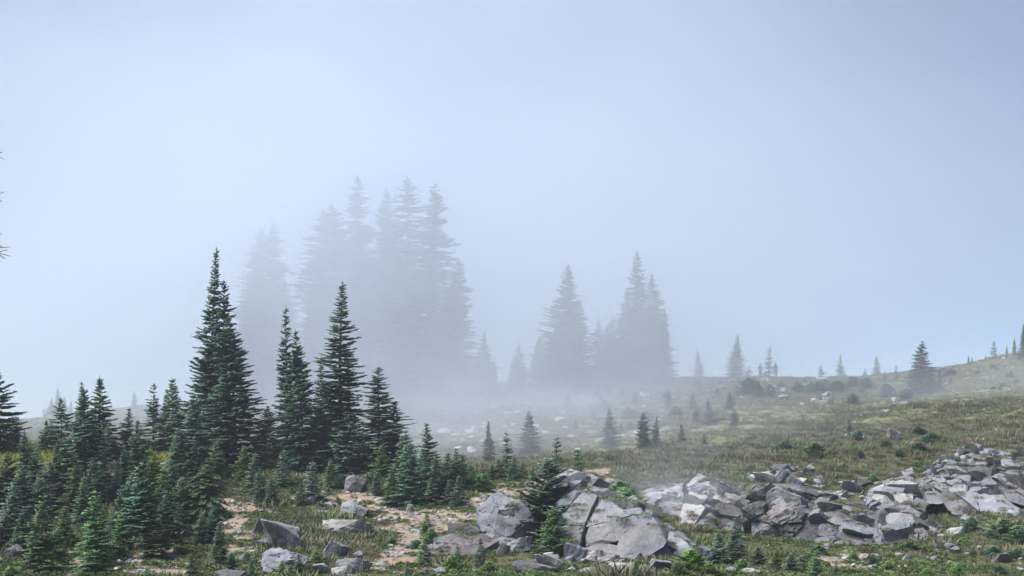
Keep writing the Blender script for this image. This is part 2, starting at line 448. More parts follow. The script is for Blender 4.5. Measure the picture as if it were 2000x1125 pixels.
def conifer(name, h, r, seed, whorl=0.2, nb=7, crown0=0.04, power=0.85, lat=0.34, latstep=0.075, rad=0.056, e0=-0.30, e1=0.4, curve=0.16,
            spike=0.35, lump=0.45, gap=0.14, dead=0, mat='fir', trunk_r=None, lean=0.0, topbare=0.0, sub=True):
    rd = random.Random(seed)
    P, Dv, L, Rr, T = [], [], [], [], []
    ph = [rd.uniform(0, 6.28) for _ in range(6)]
    bend = (rd.uniform(-1, 1) * 0.02 * h + lean, rd.uniform(-1, 1) * 0.02 * h)
    def axis(z):
        q = z / h
        return bend[0] * q * q + 0.008 * h * math.sin(q * 7 + ph[0]) * q, bend[1] * q * q + 0.008 * h * math.sin(q * 6 + ph[1]) * q
    z = crown0 * h
    top = h - spike
    while z < top:
        q = z / h
        k = max(0.0, (1 - z / (top + 0.15 * whorl)))
        env = r * (k ** power) * (1.0 if q > crown0 + 0.12 else 0.75 + 0.25 * (q - crown0) / 0.12)
        n = max(4, int(round(nb * (0.6 + 0.4 * min(1, k * 2.2)))))
        off = rd.uniform(0, 6.28)
        for b in range(n):
            if rd.random() < gap * (0.5 + 0.5 * math.sin(q * 17 + b * 2.1 + ph[2])):
                continue
            a = off + b * 6.283 / n + rd.uniform(-0.3, 0.3)
            lobes = 1 + lump * math.sin(a * 2 + q * 9 + ph[3]) * 0.5 + lump * math.sin(a * 3 - q * 21 + ph[4]) * 0.5
            bl = max(0.07 * whorl / 0.2, env * lobes * rd.uniform(0.68, 1.10))
            el = e0 + (e1 - e0) * (q ** 1.8) + rd.uniform(-0.2, 0.2)
            ax, ay = axis(z)
            zo = z + rd.uniform(-0.55, 0.55) * whorl
            ca, sa = math.cos(a), math.sin(a)
            ce, se = math.cos(el), math.sin(el)
            st = latstep / bl
            s = max(0.12, 0.10 / max(bl, 0.2))
            br = rd.uniform(0.72, 1.1)
            def pt(s):
                rr = bl * s * ce
                return (ax + ca * rr, ay + sa * rr, zo + bl * s * se + curve * bl * (s * s if curve > 0 else abs(s) ** 1.6) * (1 if curve > 0 else 1))
            while s < 1.0:
                p = pt(s)
                ln = min(lat, 0.42 * bl + 0.05) * (1.05 - 0.55 * s) * rd.uniform(0.75, 1.2)
                slope = se + 2 * curve * s
                for sg in (-1, 1):
                    w = a + sg * rd.uniform(0.65, 1.15)
                    d = (math.cos(w), math.sin(w), slope * 0.6 + rd.uniform(-0.12, 0.22))
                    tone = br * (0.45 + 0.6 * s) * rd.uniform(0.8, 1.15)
                    P.append(p); Dv.append(d); L.append(ln); Rr.append(rad * rd.uniform(0.8, 1.15)); T.append(tone)
                    if sub and ln > 2.2 * latstep:
                        for s2 in (-1, 1):
                            w2 = w + s2 * rd.uniform(0.5, 0.9)
                            f = rd.uniform(0.3, 0.6)
                            m = math.sqrt(1 + d[2] * d[2])
                            P.append((p[0] + d[0] * ln * f / m, p[1] + d[1] * ln * f / m, p[2] + d[2] * ln * f / m))
                            Dv.append((math.cos(w2), math.sin(w2), d[2] + rd.uniform(-0.1, 0.25))); L.append(ln * 0.55)
                            Rr.append(rad * 0.85); T.append(tone * 1.05)
                s += st * rd.uniform(0.8, 1.2)
            P.append(pt(0.86)); Dv.append((ca * ce, sa * ce, se + 1.7 * curve)); L.append(max(0.1, 0.26 * bl) + 0.04); Rr.append(rad); T.append(br * 1.1)
            for sg in (-1, 1):
                w = a + sg * rd.uniform(0.35, 0.7)
                P.append(pt(0.8)); Dv.append((math.cos(w), math.sin(w), se + 1.4 * curve + rd.uniform(-.1, .15))); L.append(max(0.1, 0.2 * bl) + 0.05); Rr.append(rad); T.append(br * 1.1)
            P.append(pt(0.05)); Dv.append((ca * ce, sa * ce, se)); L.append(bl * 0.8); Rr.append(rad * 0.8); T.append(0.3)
        z += 0.69 * whorl * rd.uniform(0.75, 1.25) * (0.75 + 0.25 * k) * (1 + (0.5 if q > 0.8 else 0) * topbare)
    # leader and its short needles
    ax, ay = axis(top)
    P.append((ax, ay, top - 0.1)); Dv.append((rd.uniform(-.03, .03), rd.uniform(-.03, .03), 1)); L.append(spike + 0.1); Rr.append(rad * 0.75); T.append(0.6)
    for i in range(4):
        w = i * 1.57 + rd.random()
        P.append((ax, ay, top + spike * 0.15)); Dv.append((math.cos(w), math.sin(w), 0.9)); L.append(min(0.16, 0.4 * spike)); Rr.append(rad * 0.8); T.append(0.8)
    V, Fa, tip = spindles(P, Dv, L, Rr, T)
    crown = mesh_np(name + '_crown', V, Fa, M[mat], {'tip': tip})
    tr = trunk_r or 0.011 * h + 0.012
    zs = [-0.12 * min(h, 3), 0.0, 0.08 * h, 0.3 * h, 0.6 * h, 0.85 * h, h - spike * 0.4]
    TV, TF = tube([(*axis(max(0, q)), q) for q in zs], [tr * 1.35, tr * 1.15, tr, tr * 0.8, tr * 0.5, tr * 0.25, 0.006], 8)
    TV = [tuple(v) for v in TV]
    for i in range(dead):
        zq = rd.uniform(0.08, max(crown0 + 0.12, 0.3)) * h
        a = rd.uniform(0, 6.28); l = r * rd.uniform(0.3, 0.8)
        p0 = Vector((*axis(zq), zq)); p1 = p0 + Vector((math.cos(a), math.sin(a), rd.uniform(-0.5, 0.1))) * l * 0.6
        p2 = p1 + Vector((math.cos(a + rd.uniform(-.5, .5)), math.sin(a + rd.uniform(-.5, .5)), rd.uniform(-0.5, 0.3))) * l * 0.4
        v2, f2 = tube([p0, p1, p2], [0.012, 0.008, 0.003], 3)
        o = len(TV); TV += [tuple(v) for v in v2]; TF += [tuple(q + o for q in f) for f in f2]
    trunk = mesh_np(name + '_trunk', TV, TF, M['bark'], smooth=True)
    return dict(h=h, crown=crown, trunk=trunk, r=r)

PROTO = {}
def proto(key, *a, **k):
    PROTO[key] = conifer(key, *a, **k)
proto('spire_a', 9.6, 1.55, 1, whorl=0.27, nb=9, power=0.85, crown0=0.02, lump=0.5, spike=0.25, e1=0.25)
proto('spire_b', 8.0, 1.95, 2, whorl=0.26, nb=10, power=0.78, crown0=0.02, lump=0.5, spike=0.3, e1=0.25)
proto('spire_c', 7.2, 1.30, 3, whorl=0.26, nb=8, power=0.85, crown0=0.03, lump=0.45, spike=0.35, e1=0.25)
proto('mid_a', 4.4, 1.10, 4, whorl=0.22, nb=8, power=0.8, crown0=0.03, spike=0.28)
proto('mid_b', 4.0, 1.35, 5, whorl=0.21, nb=8, power=0.72, crown0=0.02, spike=0.2)
proto('mid_c', 4.6, 1.15, 44, whorl=0.24, nb=8, power=0.66, crown0=0.10, spike=0.12, gap=0.38, lump=0.8, dead=18, lean=0.15)
proto('mid_d', 4.2, 1.2, 45, whorl=0.2, nb=9, power=0.95, crown0=0.02, spike=0.4, lump=0.6, gap=0.2, mat='hemlock')
proto('spire_d', 7.6, 1.6, 46, whorl=0.27, nb=9, power=0.7, crown0=0.05, lump=0.8, spike=0.2, e1=0.2, gap=0.32, dead=16)
proto('trunky', 5.2, 1.0, 6, whorl=0.22, nb=8, power=0.65, crown0=0.36, spike=0.3, dead=26, trunk_r=0.085)
proto('trunky_b', 3.8, 0.9, 16, whorl=0.19, nb=8, power=0.55, crown0=0.3, spike=0.12, dead=24, mat='blue_fir', trunk_r=0.07)
proto('ragged', 5.0, 0.85, 17, whorl=0.26, nb=6, power=0.6, crown0=0.12, spike=0.15, gap=0.5, lump=0.7, lean=0.25, dead=8)
proto('young_a', 2.9, 0.85, 7, whorl=0.17, nb=8, power=0.75, crown0=0.03, lat=0.24, latstep=0.065, rad=0.034, spike=0.18, mat='blue_fir')
proto('young_b', 2.1, 0.66, 8, whorl=0.155, nb=8, power=0.8, crown0=0.03, lat=0.2, latstep=0.055, rad=0.030, spike=0.2, mat='blue_fir')
proto('young_c', 2.3, 0.50, 9, whorl=0.20, nb=7, power=0.8, crown0=0.05, lat=0.18, latstep=0.05, rad=0.030, spike=0.28)
proto('wide', 2.6, 1.05, 10, whorl=0.17, nb=9, power=0.7, crown0=0.02, lat=0.28, latstep=0.065, rad=0.036, e0=-0.1, e1=0.6, spike=0.2, mat='hemlock', lump=0.5)
proto('hemlock', 3.2, 1.25, 12, whorl=0.17, nb=10, power=0.55, crown0=0.03, lat=0.3, latstep=0.06, rad=0.030, e0=0.15, e1=0.5, curve=-0.55, spike=0.15, mat='hemlock', lump=0.4)
proto('sapling', 0.9, 0.36, 13, whorl=0.11, nb=7, power=0.8, crown0=0.05, lat=0.12, latstep=0.04, rad=0.024, e1=0.7, spike=0.14, mat='bright')
proto('scrub', 1.1, 0.75, 14, whorl=0.075, nb=13, power=0.7, crown0=0.03, lat=0.2, latstep=0.05, rad=0.026, e0=0.05, e1=0.7, spike=0.08, mat='bright', lump=0.7)
big = dict(lat=0.95, latstep=0.24, rad=0.14, sub=True)
proto('old_a', 22, 3.3, 21, whorl=0.62, nb=10, power=0.6, crown0=0.05, spike=0.7, lump=0.6, e0=-0.35, e1=0.15, gap=0.12, **big)
proto('old_b', 23, 2.7, 22, whorl=0.62, nb=9, power=0.5, crown0=0.06, spike=0.8, lump=0.7, e0=-0.4, e1=0.15, gap=0.2, **big)
proto('old_c', 22, 2.5, 23, whorl=0.8, nb=8, power=0.5, crown0=0.10, spike=0.4, lump=0.9, e0=-0.45, e1=0.1, gap=0.65, trunk_r=0.36, dead=20, **big)
proto('old_d', 14, 2.9, 24, whorl=0.48, nb=10, power=0.72, crown0=0.02, spike=0.5, lump=0.45, e0=-0.3, e1=0.25, gap=0.1, lat=0.7, latstep=0.19, rad=0.11)
proto('far_a', 6.5, 1.6, 25, whorl=0.32, nb=9, power=0.78, crown0=0.02, spike=0.35, lump=0.4, lat=0.45, latstep=0.12, rad=0.07)

def plant(key, px, tip, b=None, D=None, w=1.0, name=None, label=None, group=None, mat=None, cat='tree'):
    pr = PROTO[key]
    g = ground_pt(px, b, D)
    h = max(0.25, (HOR - tip) / F * g.y - g.z)
    s = h / pr['h']
    nm = name or ('fir_tree' if h > 2.6 else 'young_fir')
    root = link(bpy.data.objects.new(nm, None))
    root.empty_display_size = 0.2
    root.location = (g.x, g.y, g.z - 0.03)
    ws = s * w * (1.15 if g.y < 75 else 1.0)
    root.scale = (ws, ws, s)
    root.rotation_euler = (random.gauss(0, 0.025), random.gauss(0, 0.025), random.uniform(0, 6.28))
    for part in ('trunk', 'crown'):
        o = link(bpy.data.objects.new(part, pr[part]), root)
        if mat and part == 'crown':
            o.material_slots[0].link = 'OBJECT'; o.material_slots[0].material = M[mat]
    tag(root, label, cat, group)
    return root

def cluster(group, template, rows, cat='tree'):
    """rows of (proto, px, tip, base or None, D or None, width, material); labels number them along the cluster"""
    rows = sorted(rows, key=lambda r: r[1])
    for i, r in enumerate(rows):
        k, px, tip, b, D, w = r[:6]
        plant(k, px, tip, b, D, w, label=template.format(ORD[i]), group=group, mat=r[6] if len(r) > 6 else None, cat=cat,
              name=('shrub' if cat == 'shrub' else None))

N = None
# the tall firs of the near stand, one by one
G = 'tall firs of the near stand'
for row in [
    ('spire_a', 407, 476, N, 66, 0.66, 'tallest dark spire-shaped fir in the near stand'),
    ('spire_d', 434, 543, N, 67, 0.62, 'narrow dark fir squeezed just behind the tallest near spire'),
    ('spire_b', 461, 612, N, 63.5, 1.0, 'broad dense dark fir with wide skirt beside the tallest near spire'),
    ('spire_c', 560, 595, N, 66, 0.7, 'slim fir with bare pointed leader, taller of the pair between the big spires'),
    ('spire_b', 594, 640, N, 63.5, 0.74, 'dense bluish dark fir, shorter and fuller of the pair between the big spires'),
    ('spire_a', 665, 547, N, 64, 1.0, 'single tall fir with evenly tiered branches, second tallest of the near stand'),
    ('spire_c', 637, 697, N, 67, 1.0, 'thin fir half hidden behind the evenly tiered tall fir'),
    ('spire_d', 739, 713, N, 63, 1.35, 'medium dark fir standing apart at the stand edge against the fog'),
    ('mid_a', 765, 780, N, 64, 1.2, 'shorter dark fir leaning close behind the fir at the stand edge'),
    ('mid_a', 395, 690, N, 68, 1.3, 'dark fir filling the foot of the tallest near spire'),
    ('mid_b', 520, 790, N, 68, 1.0, 'small dark fir in the gap between the broad fir and the pair'),
    ('mid_b', 625, 790, N, 65, 1.1, 'dark low fir at the foot of the dense bluish fir'),
    ('mid_b', 693, 800, N, 63, 1.1, 'dark low fir at the foot of the evenly tiered tall fir'),
    ('mid_a', 380, 765, N, 60, 1.1, 'grey green fir with visible stem in front of the tallest spire'),
    ]:
    plant(*row[:3], row[3], row[4], row[5], label=row[6], group=G)
plant('trunky', 47, 837, 965, label='young fir with bare grey lower trunk before the orange grass', group='firs of the dense grove')
plant('trunky', 173, 751, 985, label='tall fir with long pale bare trunk in the dense grove', group='firs of the dense grove', w=1.1)
plant('trunky', 274, 815, 970, label='fir with bare leaning grey trunk beside the yellow grass', group='firs of the dense grove')
plant('trunky_b', 285, 903, 1092, label='blunt-topped blue green fir with bare grey stem above sandy ground', group='firs of the dense grove')
plant('trunky_b', 350, 835, 940, label='pale-topped sapling on a grey stem beside the yellow grass', group='firs of the dense grove', w=0.9)
plant('ragged', 301, 746, N, 70, 1.0, label='ragged crooked dark fir on the skyline above the yellow grass', group='firs of the dense grove')
plant('hemlock', 402, 905, 1018, w=1.15, name='hemlock_tree', label='drooping soft light green hemlock beside the orange dirt path', group='hemlocks')
plant('mid_a', 338, 735, N, 70, 1.05, mat='hemlock', name='hemlock_tree', label='nodding-topped dark hemlock on the skyline beside the ragged fir', group='hemlocks')
plant('mid_a', 326, 757, N, 70.5, 0.8, mat='hemlock', name='hemlock_tree', label='thinner hemlock just before the nodding-topped one on the skyline', group='hemlocks')

cluster('skyline firs of the dense grove', 'dark fir standing on the grove skyline, {} from the left of that row', [
    ('mid_c', 0, 729, N, 67, 1.15), ('mid_c', 27, 812, N, 69, 1.2), ('mid_d', 90, 816, N, 71, 1.2), ('mid_c', 98, 820, N, 71.5, 1.0), ('mid_c', 121, 777, N, 70, 1.0),
    ('spire_c', 157, 742, N, 62, 0.85), ('mid_d', 196, 728, N, 67, 1.0), ('mid_a', 248, 794, N, 68, 1.05), ('mid_b', 213, 830, N, 66, 1.0)])
cluster('firs in the middle of the dense grove', 'dark green fir halfway down the dense grove slope, {} from the left of that tier', [
    ('mid_b', 12, 880, 1000, N, 1.0, 'blue_fir'), ('mid_c', 68, 880, 985, N, 1.2, 'blue_fir'), ('mid_d', 110, 862, 965, N, 1.2, 'bright'), ('mid_c', 140, 905, 1005, N, 0.9, 'hemlock'), ('mid_c', 200, 878, 975, N, 1.0, 'blue_fir'),
    ('mid_c', 240, 878, 972, N, 1.1), ('mid_c', 160, 868, 970, N, 1.0, 'hemlock'), ('wide', 75, 930, 1012, N, 1.0, 'blue_fir'), ('mid_b', 335, 895, 1012, N, 0.85), ('young_a', 322, 912, 1042, N, 1.1, 'hemlock'),
    ('mid_b', 225, 915, 985, N, 1.0, 'blue_fir'), ('mid_b', 300, 880, 960, N, 0.9, 'bright'), ('wide', 355, 930, 1020, N, 0.9, 'hemlock'),
    ('mid_b', 40, 905, 1010, N, 1.0, 'blue_fir'), ('mid_c', 95, 900, 1000, N, 1.2), ('mid_d', 165, 925, 1025, N, 1.0, 'hemlock'), ('mid_b', 255, 920, 1020, N, 0.9, 'blue_fir'), ('mid_a', 385, 850, 960, N, 1.1), ('mid_b', 420, 860, 955, N, 0.9, 'hemlock'), ('mid_b', 130, 850, 945, N, 1.0, 'blue_fir'),
    ('mid_c', 60, 860, 945, N, 0.9, 'bright'), ('mid_b', 345, 860, 950, N, 1.0, 'hemlock')])
cluster('young firs in front of the dense grove', 'blue green young fir in the front of the dense grove, {} from the left', [
    ('young_a', 28, 938, 1045, N, 1.0, 'blue_fir'), ('young_a', 77, 962, 1122, N, 0.95, 'hemlock'), ('young_a', 187, 890, 990, N, 1.0), ('young_a', 189, 953, 1124, N, 0.9, 'hemlock'), ('wide', 5, 1000, 1075, N, 1.0, 'fir'),
    ('young_b', 240, 1000, 1075, N, 1.2, 'hemlock'), ('young_a', 300, 1000, 1090, N, 1.5, 'hemlock'), ('young_b', 350, 985, 1050, N, 1.1, 'blue_fir'), ('wide', 415, 985, 1062, N, 0.7, 'fir'), ('young_a', 430, 1018, 1108, N, 0.9),
    ('young_b', 375, 1078, 1130, N, 1.2, 'hemlock'), ('wide', 450, 1075, 1124, N, 0.8, 'fir'), ('sapling', 287, 1106, 1130, N, 1.4), ('scrub', 20, 1105, 1140, N, 1.0), ('scrub', 140, 1042, 1078, N, 0.9), ('young_a', 125, 985, 1075, N, 1.1, 'hemlock'), ('young_a', 50, 985, 1090, N, 1.1, 'fir'), ('young_a', 240, 945, 1055, N, 1.1, 'fir'), ('young_a', 330, 955, 1070, N, 1.2, 'fir'), ('scrub', 225, 1055, 1095, N, 1.0, 'hemlock'), ('wide', 110, 1030, 1105, N, 0.9, 'hemlock'), ('wide', 395, 1000, 1065, N, 0.8, 'blue_fir')])
cluster('saplings along the stand foot', 'pale blue green sapling along the foot of the tall stand, {} from the left', [
    ('young_b', 497, 880, 965, N, 0.95), ('young_c', 552, 874, 950, N, 1.3, 'blue_fir'), ('young_b', 508, 918, 988, N, 0.9), ('young_b', 610, 897, 980, N, 0.95), ('young_b', 645, 895, 955, N, 1.0, 'hemlock'),
    ('young_b', 587, 938, 988, N, 0.9, 'fir'), ('young_b', 530, 930, 990, N, 1.1, 'fir'), ('wide', 478, 868, 940, N, 0.8, 'hemlock'), ('scrub', 668, 925, 955, N, 0.8, 'fir')])
cluster('firs of the low thicket', 'fir in the low thicket above the sandy clearing, {} from the left', [
    ('wide', 745, 865, 938, N, 0.75, 'bright'), ('young_a', 790, 838, 950, N, 1.05, 'hemlock'), ('young_a', 800, 855, 988, N, 1.0), ('mid_a', 840, 822, 962, N, 0.95), ('young_a', 826, 872, 978, N, 1.0),
    ('young_a', 852, 882, 990, N, 0.9), ('young_b', 871, 878, 968, N, 1.0, 'fir'), ('young_a', 888, 872, 966, N, 0.8, 'fir'), ('young_b', 904, 882, 965, N, 1.0, 'hemlock'), ('young_b', 921, 903, 960, N, 1.1),
    ('young_b', 895, 925, 994, N, 0.9), ('young_b', 878, 932, 990, N, 1.0), ('young_b', 770, 910, 985, N, 1.3, 'fir'), ('wide', 735, 920, 968, N, 0.8, 'fir'), ('young_a', 868, 905, 985, N, 0.9, 'fir'), ('scrub', 940, 925, 962, N, 1.0, 'hemlock')])
cluster('little firs on the crest', 'little dark fir on the crest behind the sandy path, {} from the left', [
    ('young_c', 943, 900, 938, N, 1.2), ('young_c', 990, 838, 936, N, 0.95), ('young_b', 975, 893, 938, N, 1.2, 'fir'), ('young_b', 1002, 888, 940, N, 1.0, 'fir'), ('young_c', 1021, 896, 940, N, 1.3), ('young_c', 1040, 906, 938, N, 1.2),
    ('wide', 960, 905, 940, N, 0.8, 'fir')])
cluster('seedlings on the sandy clearing', 'small bright fir seedling on the sandy clearing near the boulders, {} from the left', [
    ('young_b', 490, 1088, 1132, N, 1.0, 'hemlock'), ('sapling', 550, 1095, 1130, N, 1.2), ('young_b', 583, 1078, 1126, N, 1.0, 'hemlock'), ('sapling', 566, 1102, 1134, N, 1.3), ('sapling', 618, 1072, 1106, N, 1.4),
    ('young_b', 833, 998, 1048, N, 1.1, 'hemlock'), ('young_b', 828, 1042, 1112, N, 1.05, 'bright'), ('young_c', 795, 1092, 1134, N, 1.0, 'blue_fir'), ('young_b', 893, 1056, 1114, N, 0.8, 'hemlock'), ('young_b', 938, 1045, 1114, N, 0.85, 'fir'),
    ('scrub', 955, 1095, 1124, N, 1.0), ('scrub', 880, 1085, 1118, N, 0.8), ('scrub', 842, 1030, 1062, N, 0.7, 'hemlock')])
plant('wide', 1062, 889, N, 42.9, 1.0, mat='fir', label='dark bushy fir growing from the cleft of the big grey outcrop', group='firs on the outcrop')
plant('wide', 1078, 985, N, 41.2, 0.9, mat='hemlock', label='low bushy green shoot at the foot of the outcrop cleft fir', group='firs on the outcrop', name='young_fir')
plant('young_c', 1083, 845, N, 55, 1.0, label='slender dark fir with open tiers just behind the outcrop top', group='firs on the outcrop')
plant('young_c', 1128, 869, N, 52, 1.05, label='slender dark fir rising from the outcrop peak', group='firs on the outcrop')
plant('sapling', 1147, 922, N, 51.5, 0.9, mat='fir', label='tiny seedling beside the slender fir on the outcrop peak', group='firs on the outcrop')
plant('young_b', 1268, 984, 1044, N, 1.0, mat='fir', label='small dark fir on the outcrop shoulder, bushier of the two', group='firs on the outcrop')
plant('young_c', 1293, 992, 1050, N, 1.1, label='small dark fir on the outcrop shoulder, slimmer of the two', group='firs on the outcrop')
plant('young_a', 1437, 1008, 1102, N, 0.95, mat='blue_fir', label='cone-shaped bluish young fir below the misty grey outcrop', group='firs below the rock band')
plant('young_b', 1405, 1035, 1108, N, 1.2, mat='blue_fir', label='round-shouldered pale fir hugging the cone-shaped one', group='firs below the rock band')
cluster('scrub firs below the rock band', 'low bushy green fir below the dark rock band, {} from the left', [
    ('scrub', 1350, 1072, 1124, N, 1.0), ('scrub', 1385, 1098, 1130, N, 1.0), ('wide', 1480, 1062, 1112, N, 1.0, 'hemlock'), ('wide', 1545, 1078, 1124, N, 1.1, 'hemlock'), ('young_b', 1594, 1070, 1130, N, 1.05, 'hemlock'),
    ('young_b', 1632, 1093, 1126, N, 1.0, 'fir'), ('young_b', 1243, 1092, 1130, N, 1.0, 'hemlock'), ('wide', 1515, 1072, 1118, N, 0.8, 'bright'), ('scrub', 1450, 1090, 1118, N, 0.9, 'hemlock'), ('scrub', 1325, 1095, 1128, N, 0.9, 'bright')])
cluster('green shrubs among the stones', 'bright green leafy shrub among the stones by the rock band, {} from the left', [
    ('scrub', 1220, 952, N, 50, 0.9), ('scrub', 1212, 940, N, 51.5, 0.9, 'fir'), ('scrub', 1705, 925, 952, N, 0.9, 'hemlock'), ('scrub', 1895, 1008, 1042, N, 1.0, 'hemlock'), ('scrub', 1960, 1012, 1062, N, 1.15, 'hemlock'), ('scrub', 1990, 1025, 1068, N, 1.0, 'hemlock'),
    ('scrub', 1735, 1095, 1122, N, 0.9), ('scrub', 1810, 1108, 1130, N, 0.9), ('scrub', 1315, 1040, 1062, N, 0.8), ('scrub', 1665, 1075, 1098, N, 0.7), ('scrub', 1870, 1100, 1126, N, 0.7)], cat='shrub')

# the tall old trees in the fog
cluster('old firs of the fog-wrapped grove', 'tall old fir nearly lost in white fog, {} from the left of the big grove', [
    ('old_a', 498, 476, N, 166, 1.22), ('old_b', 521, 442, N, 168, 1.28), ('old_b', 542, 432, N, 166, 1.34), ('old_d', 478, 560, N, 168, 1.28), ('old_d', 560, 540, N, 164, 1.15),
    ('old_a', 651, 395, N, 158, 1.66), ('old_b', 641, 404, N, 160, 1.47), ('old_b', 703, 343, N, 160, 1.28), ('old_a', 679, 434, N, 157, 1.28), ('old_d', 620, 560, N, 156, 1.28),
    ('old_b', 783, 339, N, 157, 1.34), ('old_b', 768, 364, N, 159, 1.41), ('old_b', 752, 470, N, 158, 1.28), ('old_c', 839, 359, N, 154, 1.28), ('old_c', 851, 358, N, 158, 1.28),
    ('old_d', 880, 503, N, 153, 1.34), ('old_b', 865, 560, N, 156, 1.02), ('far_a', 907, 690, N, 150, 1.15), ('old_d', 800, 560, N, 156, 1.28)])
cluster('firs of the misty ridge grove', 'hazy smaller fir on the ridge beside the tall foggy grove, {} from the left', [
    ('far_a', 948, 643, N, 150, 1.09), ('far_a', 934, 690, N, 152, 1.02), ('far_a', 963, 700, N, 152, 0.90), ('far_a', 1017, 666, N, 152, 1.15), ('far_a', 1003, 695, N, 152, 1.02),
    ('old_d', 1047, 654, N, 150, 1.02), ('old_d', 1061, 652, N, 150, 1.28), ('old_d', 1100, 514, N, 150, 1.34), ('old_d', 1126, 582, N, 150, 1.28), ('far_a', 1085, 640, N, 146, 1.54),
    ('far_a', 1170, 618, N, 160, 0.96), ('far_a', 1185, 625, N, 160, 0.90), ('far_a', 1194, 615, N, 161, 0.90)])
cluster('old firs of the split-top grove', 'tall hazy fir in the ridge grove with several pointed tops, {} from the left', [
    ('old_d', 1226, 560, N, 158, 1.22), ('old_a', 1248, 487, N, 158, 0.96), ('old_d', 1277, 533, N, 157, 1.09), ('old_d', 1212, 640, N, 156, 1.02), ('old_d', 1296, 600, N, 152, 0.90), ('old_d', 1262, 590, N, 156, 1.28)])
plant('far_a', 1367, 680, N, 176, 0.9, label='faint pale fir alone on the ridge beside the split-top grove', group='firs on the open ridge')
plant('far_a', 1435, 650, N, 166, 1.1, label='dark cone-shaped fir on the open ridge near the two walkers', group='firs on the open ridge')
plant('young_c', 1500, 672, N, 167, 0.95, label='slender fir on the ridge between the two walkers', group='firs on the open ridge', name='fir_tree')
plant('far_a', 1797, 663, N, 126, 1.6, label='big dark ragged fir on the ridge above the white boulder', group='firs on the open ridge')
plant('far_a', 1818, 715, N, 129, 1.0, label='smaller fir leaning into the big ragged ridge fir', group='firs on the open ridge')
plant('far_a', 1835, 712, N, 131, 0.7, label='slim fir at the outer side of the big ragged ridge fir', group='firs on the open ridge')
plant('young_c', 1750, 711, N, 150, 1.1, label='slim small fir on the ridge before the big ragged fir', group='firs on the open ridge', name='fir_tree')
plant('far_a', 1728, 722, N, 152, 0.9, label='stubby fir above the pale ridge boulder', group='firs on the open ridge')
cluster('firs on the rising ridge', 'small fir on the ridge rising towards the picture edge, {} from the left', [
    ('far_a', 1862, 712, N, 160, 0.8), ('far_a', 1892, 692, N, 163, 0.8), ('far_a', 1899, 695, N, 164, 0.8), ('young_c', 1941, 664, N, 165, 1.2), ('far_a', 1953, 688, N, 164, 0.8), ('far_a', 1967, 673, N, 166, 0.8),
    ('far_a', 1981, 657, N, 166, 0.7), ('old_d', 2000, 630, N, 160, 0.8), ('far_a', 1925, 690, N, 164, 0.8), ('far_a', 1990, 680, N, 158, 0.9)])
cluster('ghostly trees beyond the ridge', 'ghostly tree fading in haze beyond the bare ridge line, {} from the left', [
    ('far_a', 1607, 712, N, 205, 1.3), ('old_d', 1637, 690, N, 212, 0.8), ('old_d', 1716, 694, N, 210, 1.1), ('far_a', 1690, 718, N, 205, 1.2), ('far_a', 1458, 712, N, 200, 1.5)])
cluster('trees on the far misty rise', 'misty tree on the far rise behind the dense grove, {} from the left', [
    ('old_d', 112, 755, N, 182, 1.0), ('far_a', 100, 775, N, 182, 1.2), ('far_a', 125, 772, N, 183, 1.2), ('far_a', 138, 780, N, 183, 1.0), ('far_a', 217, 784, N, 180, 0.7), ('far_a', 262, 762, N, 178, 1.1), ('far_a', 276, 786, N, 178, 1.0), ('far_a', 366, 780, N, 178, 1.1)])
cluster('firs on the misty slope', 'hazy fir standing on the stony slope below the ridge, {} from the left', [
    ('mid_a', 955, 820, 905, N, 0.8), ('mid_b', 1035, 800, 888, N, 1.0), ('mid_b', 1192, 793, 872, N, 0.9), ('mid_b', 1258, 803, 874, N, 1.0), ('mid_a', 1280, 812, 872, N, 1.0), ('young_b', 1332, 826, 864, N, 1.0, 'fir'), ('young_b', 1375, 845, 868, N, 1.0, 'fir'),
    ('mid_b', 1384, 778, 828, N, 1.0), ('mid_b', 1360, 792, 828, N, 1.1), ('mid_b', 1352, 764, 800, N, 1.0), ('mid_b', 1435, 795, 834, N, 1.3), ('mid_b', 1424, 765, 802, N, 1.2), ('mid_b', 1305, 760, 798, N, 1.0), ('mid_b', 1110, 765, 800, N, 1.1), ('young_b', 1240, 765, 790, N, 1.2, 'fir')])
cluster('bushy firs below the bare ridge', 'low bushy fir just below the bare ridge line, {} from the left', [
    ('scrub', 1462, 738, 772, N, 1.3, 'fir'), ('mid_b', 1482, 742, 780, N, 1.0), ('scrub', 1500, 758, 778, N, 1.0, 'fir'), ('scrub', 1560, 748, 766, N, 1.4, 'fir'), ('scrub', 1600, 744, 768, N, 1.4, 'fir'), ('scrub', 1635, 742, 765, N, 1.4, 'fir'),
    ('scrub', 1665, 735, 760, N, 1.3, 'fir'), ('scrub', 1690, 738, 760, N, 1.2, 'fir'), ('scrub', 1665, 768, 790, N, 1.2, 'fir'), ('scrub', 1770, 758, 780, N, 1.0, 'fir'), ('young_b', 1568, 810, 828, N, 1.0, 'fir'), ('young_b', 1658, 814, 848, N, 1.0, 'fir')])

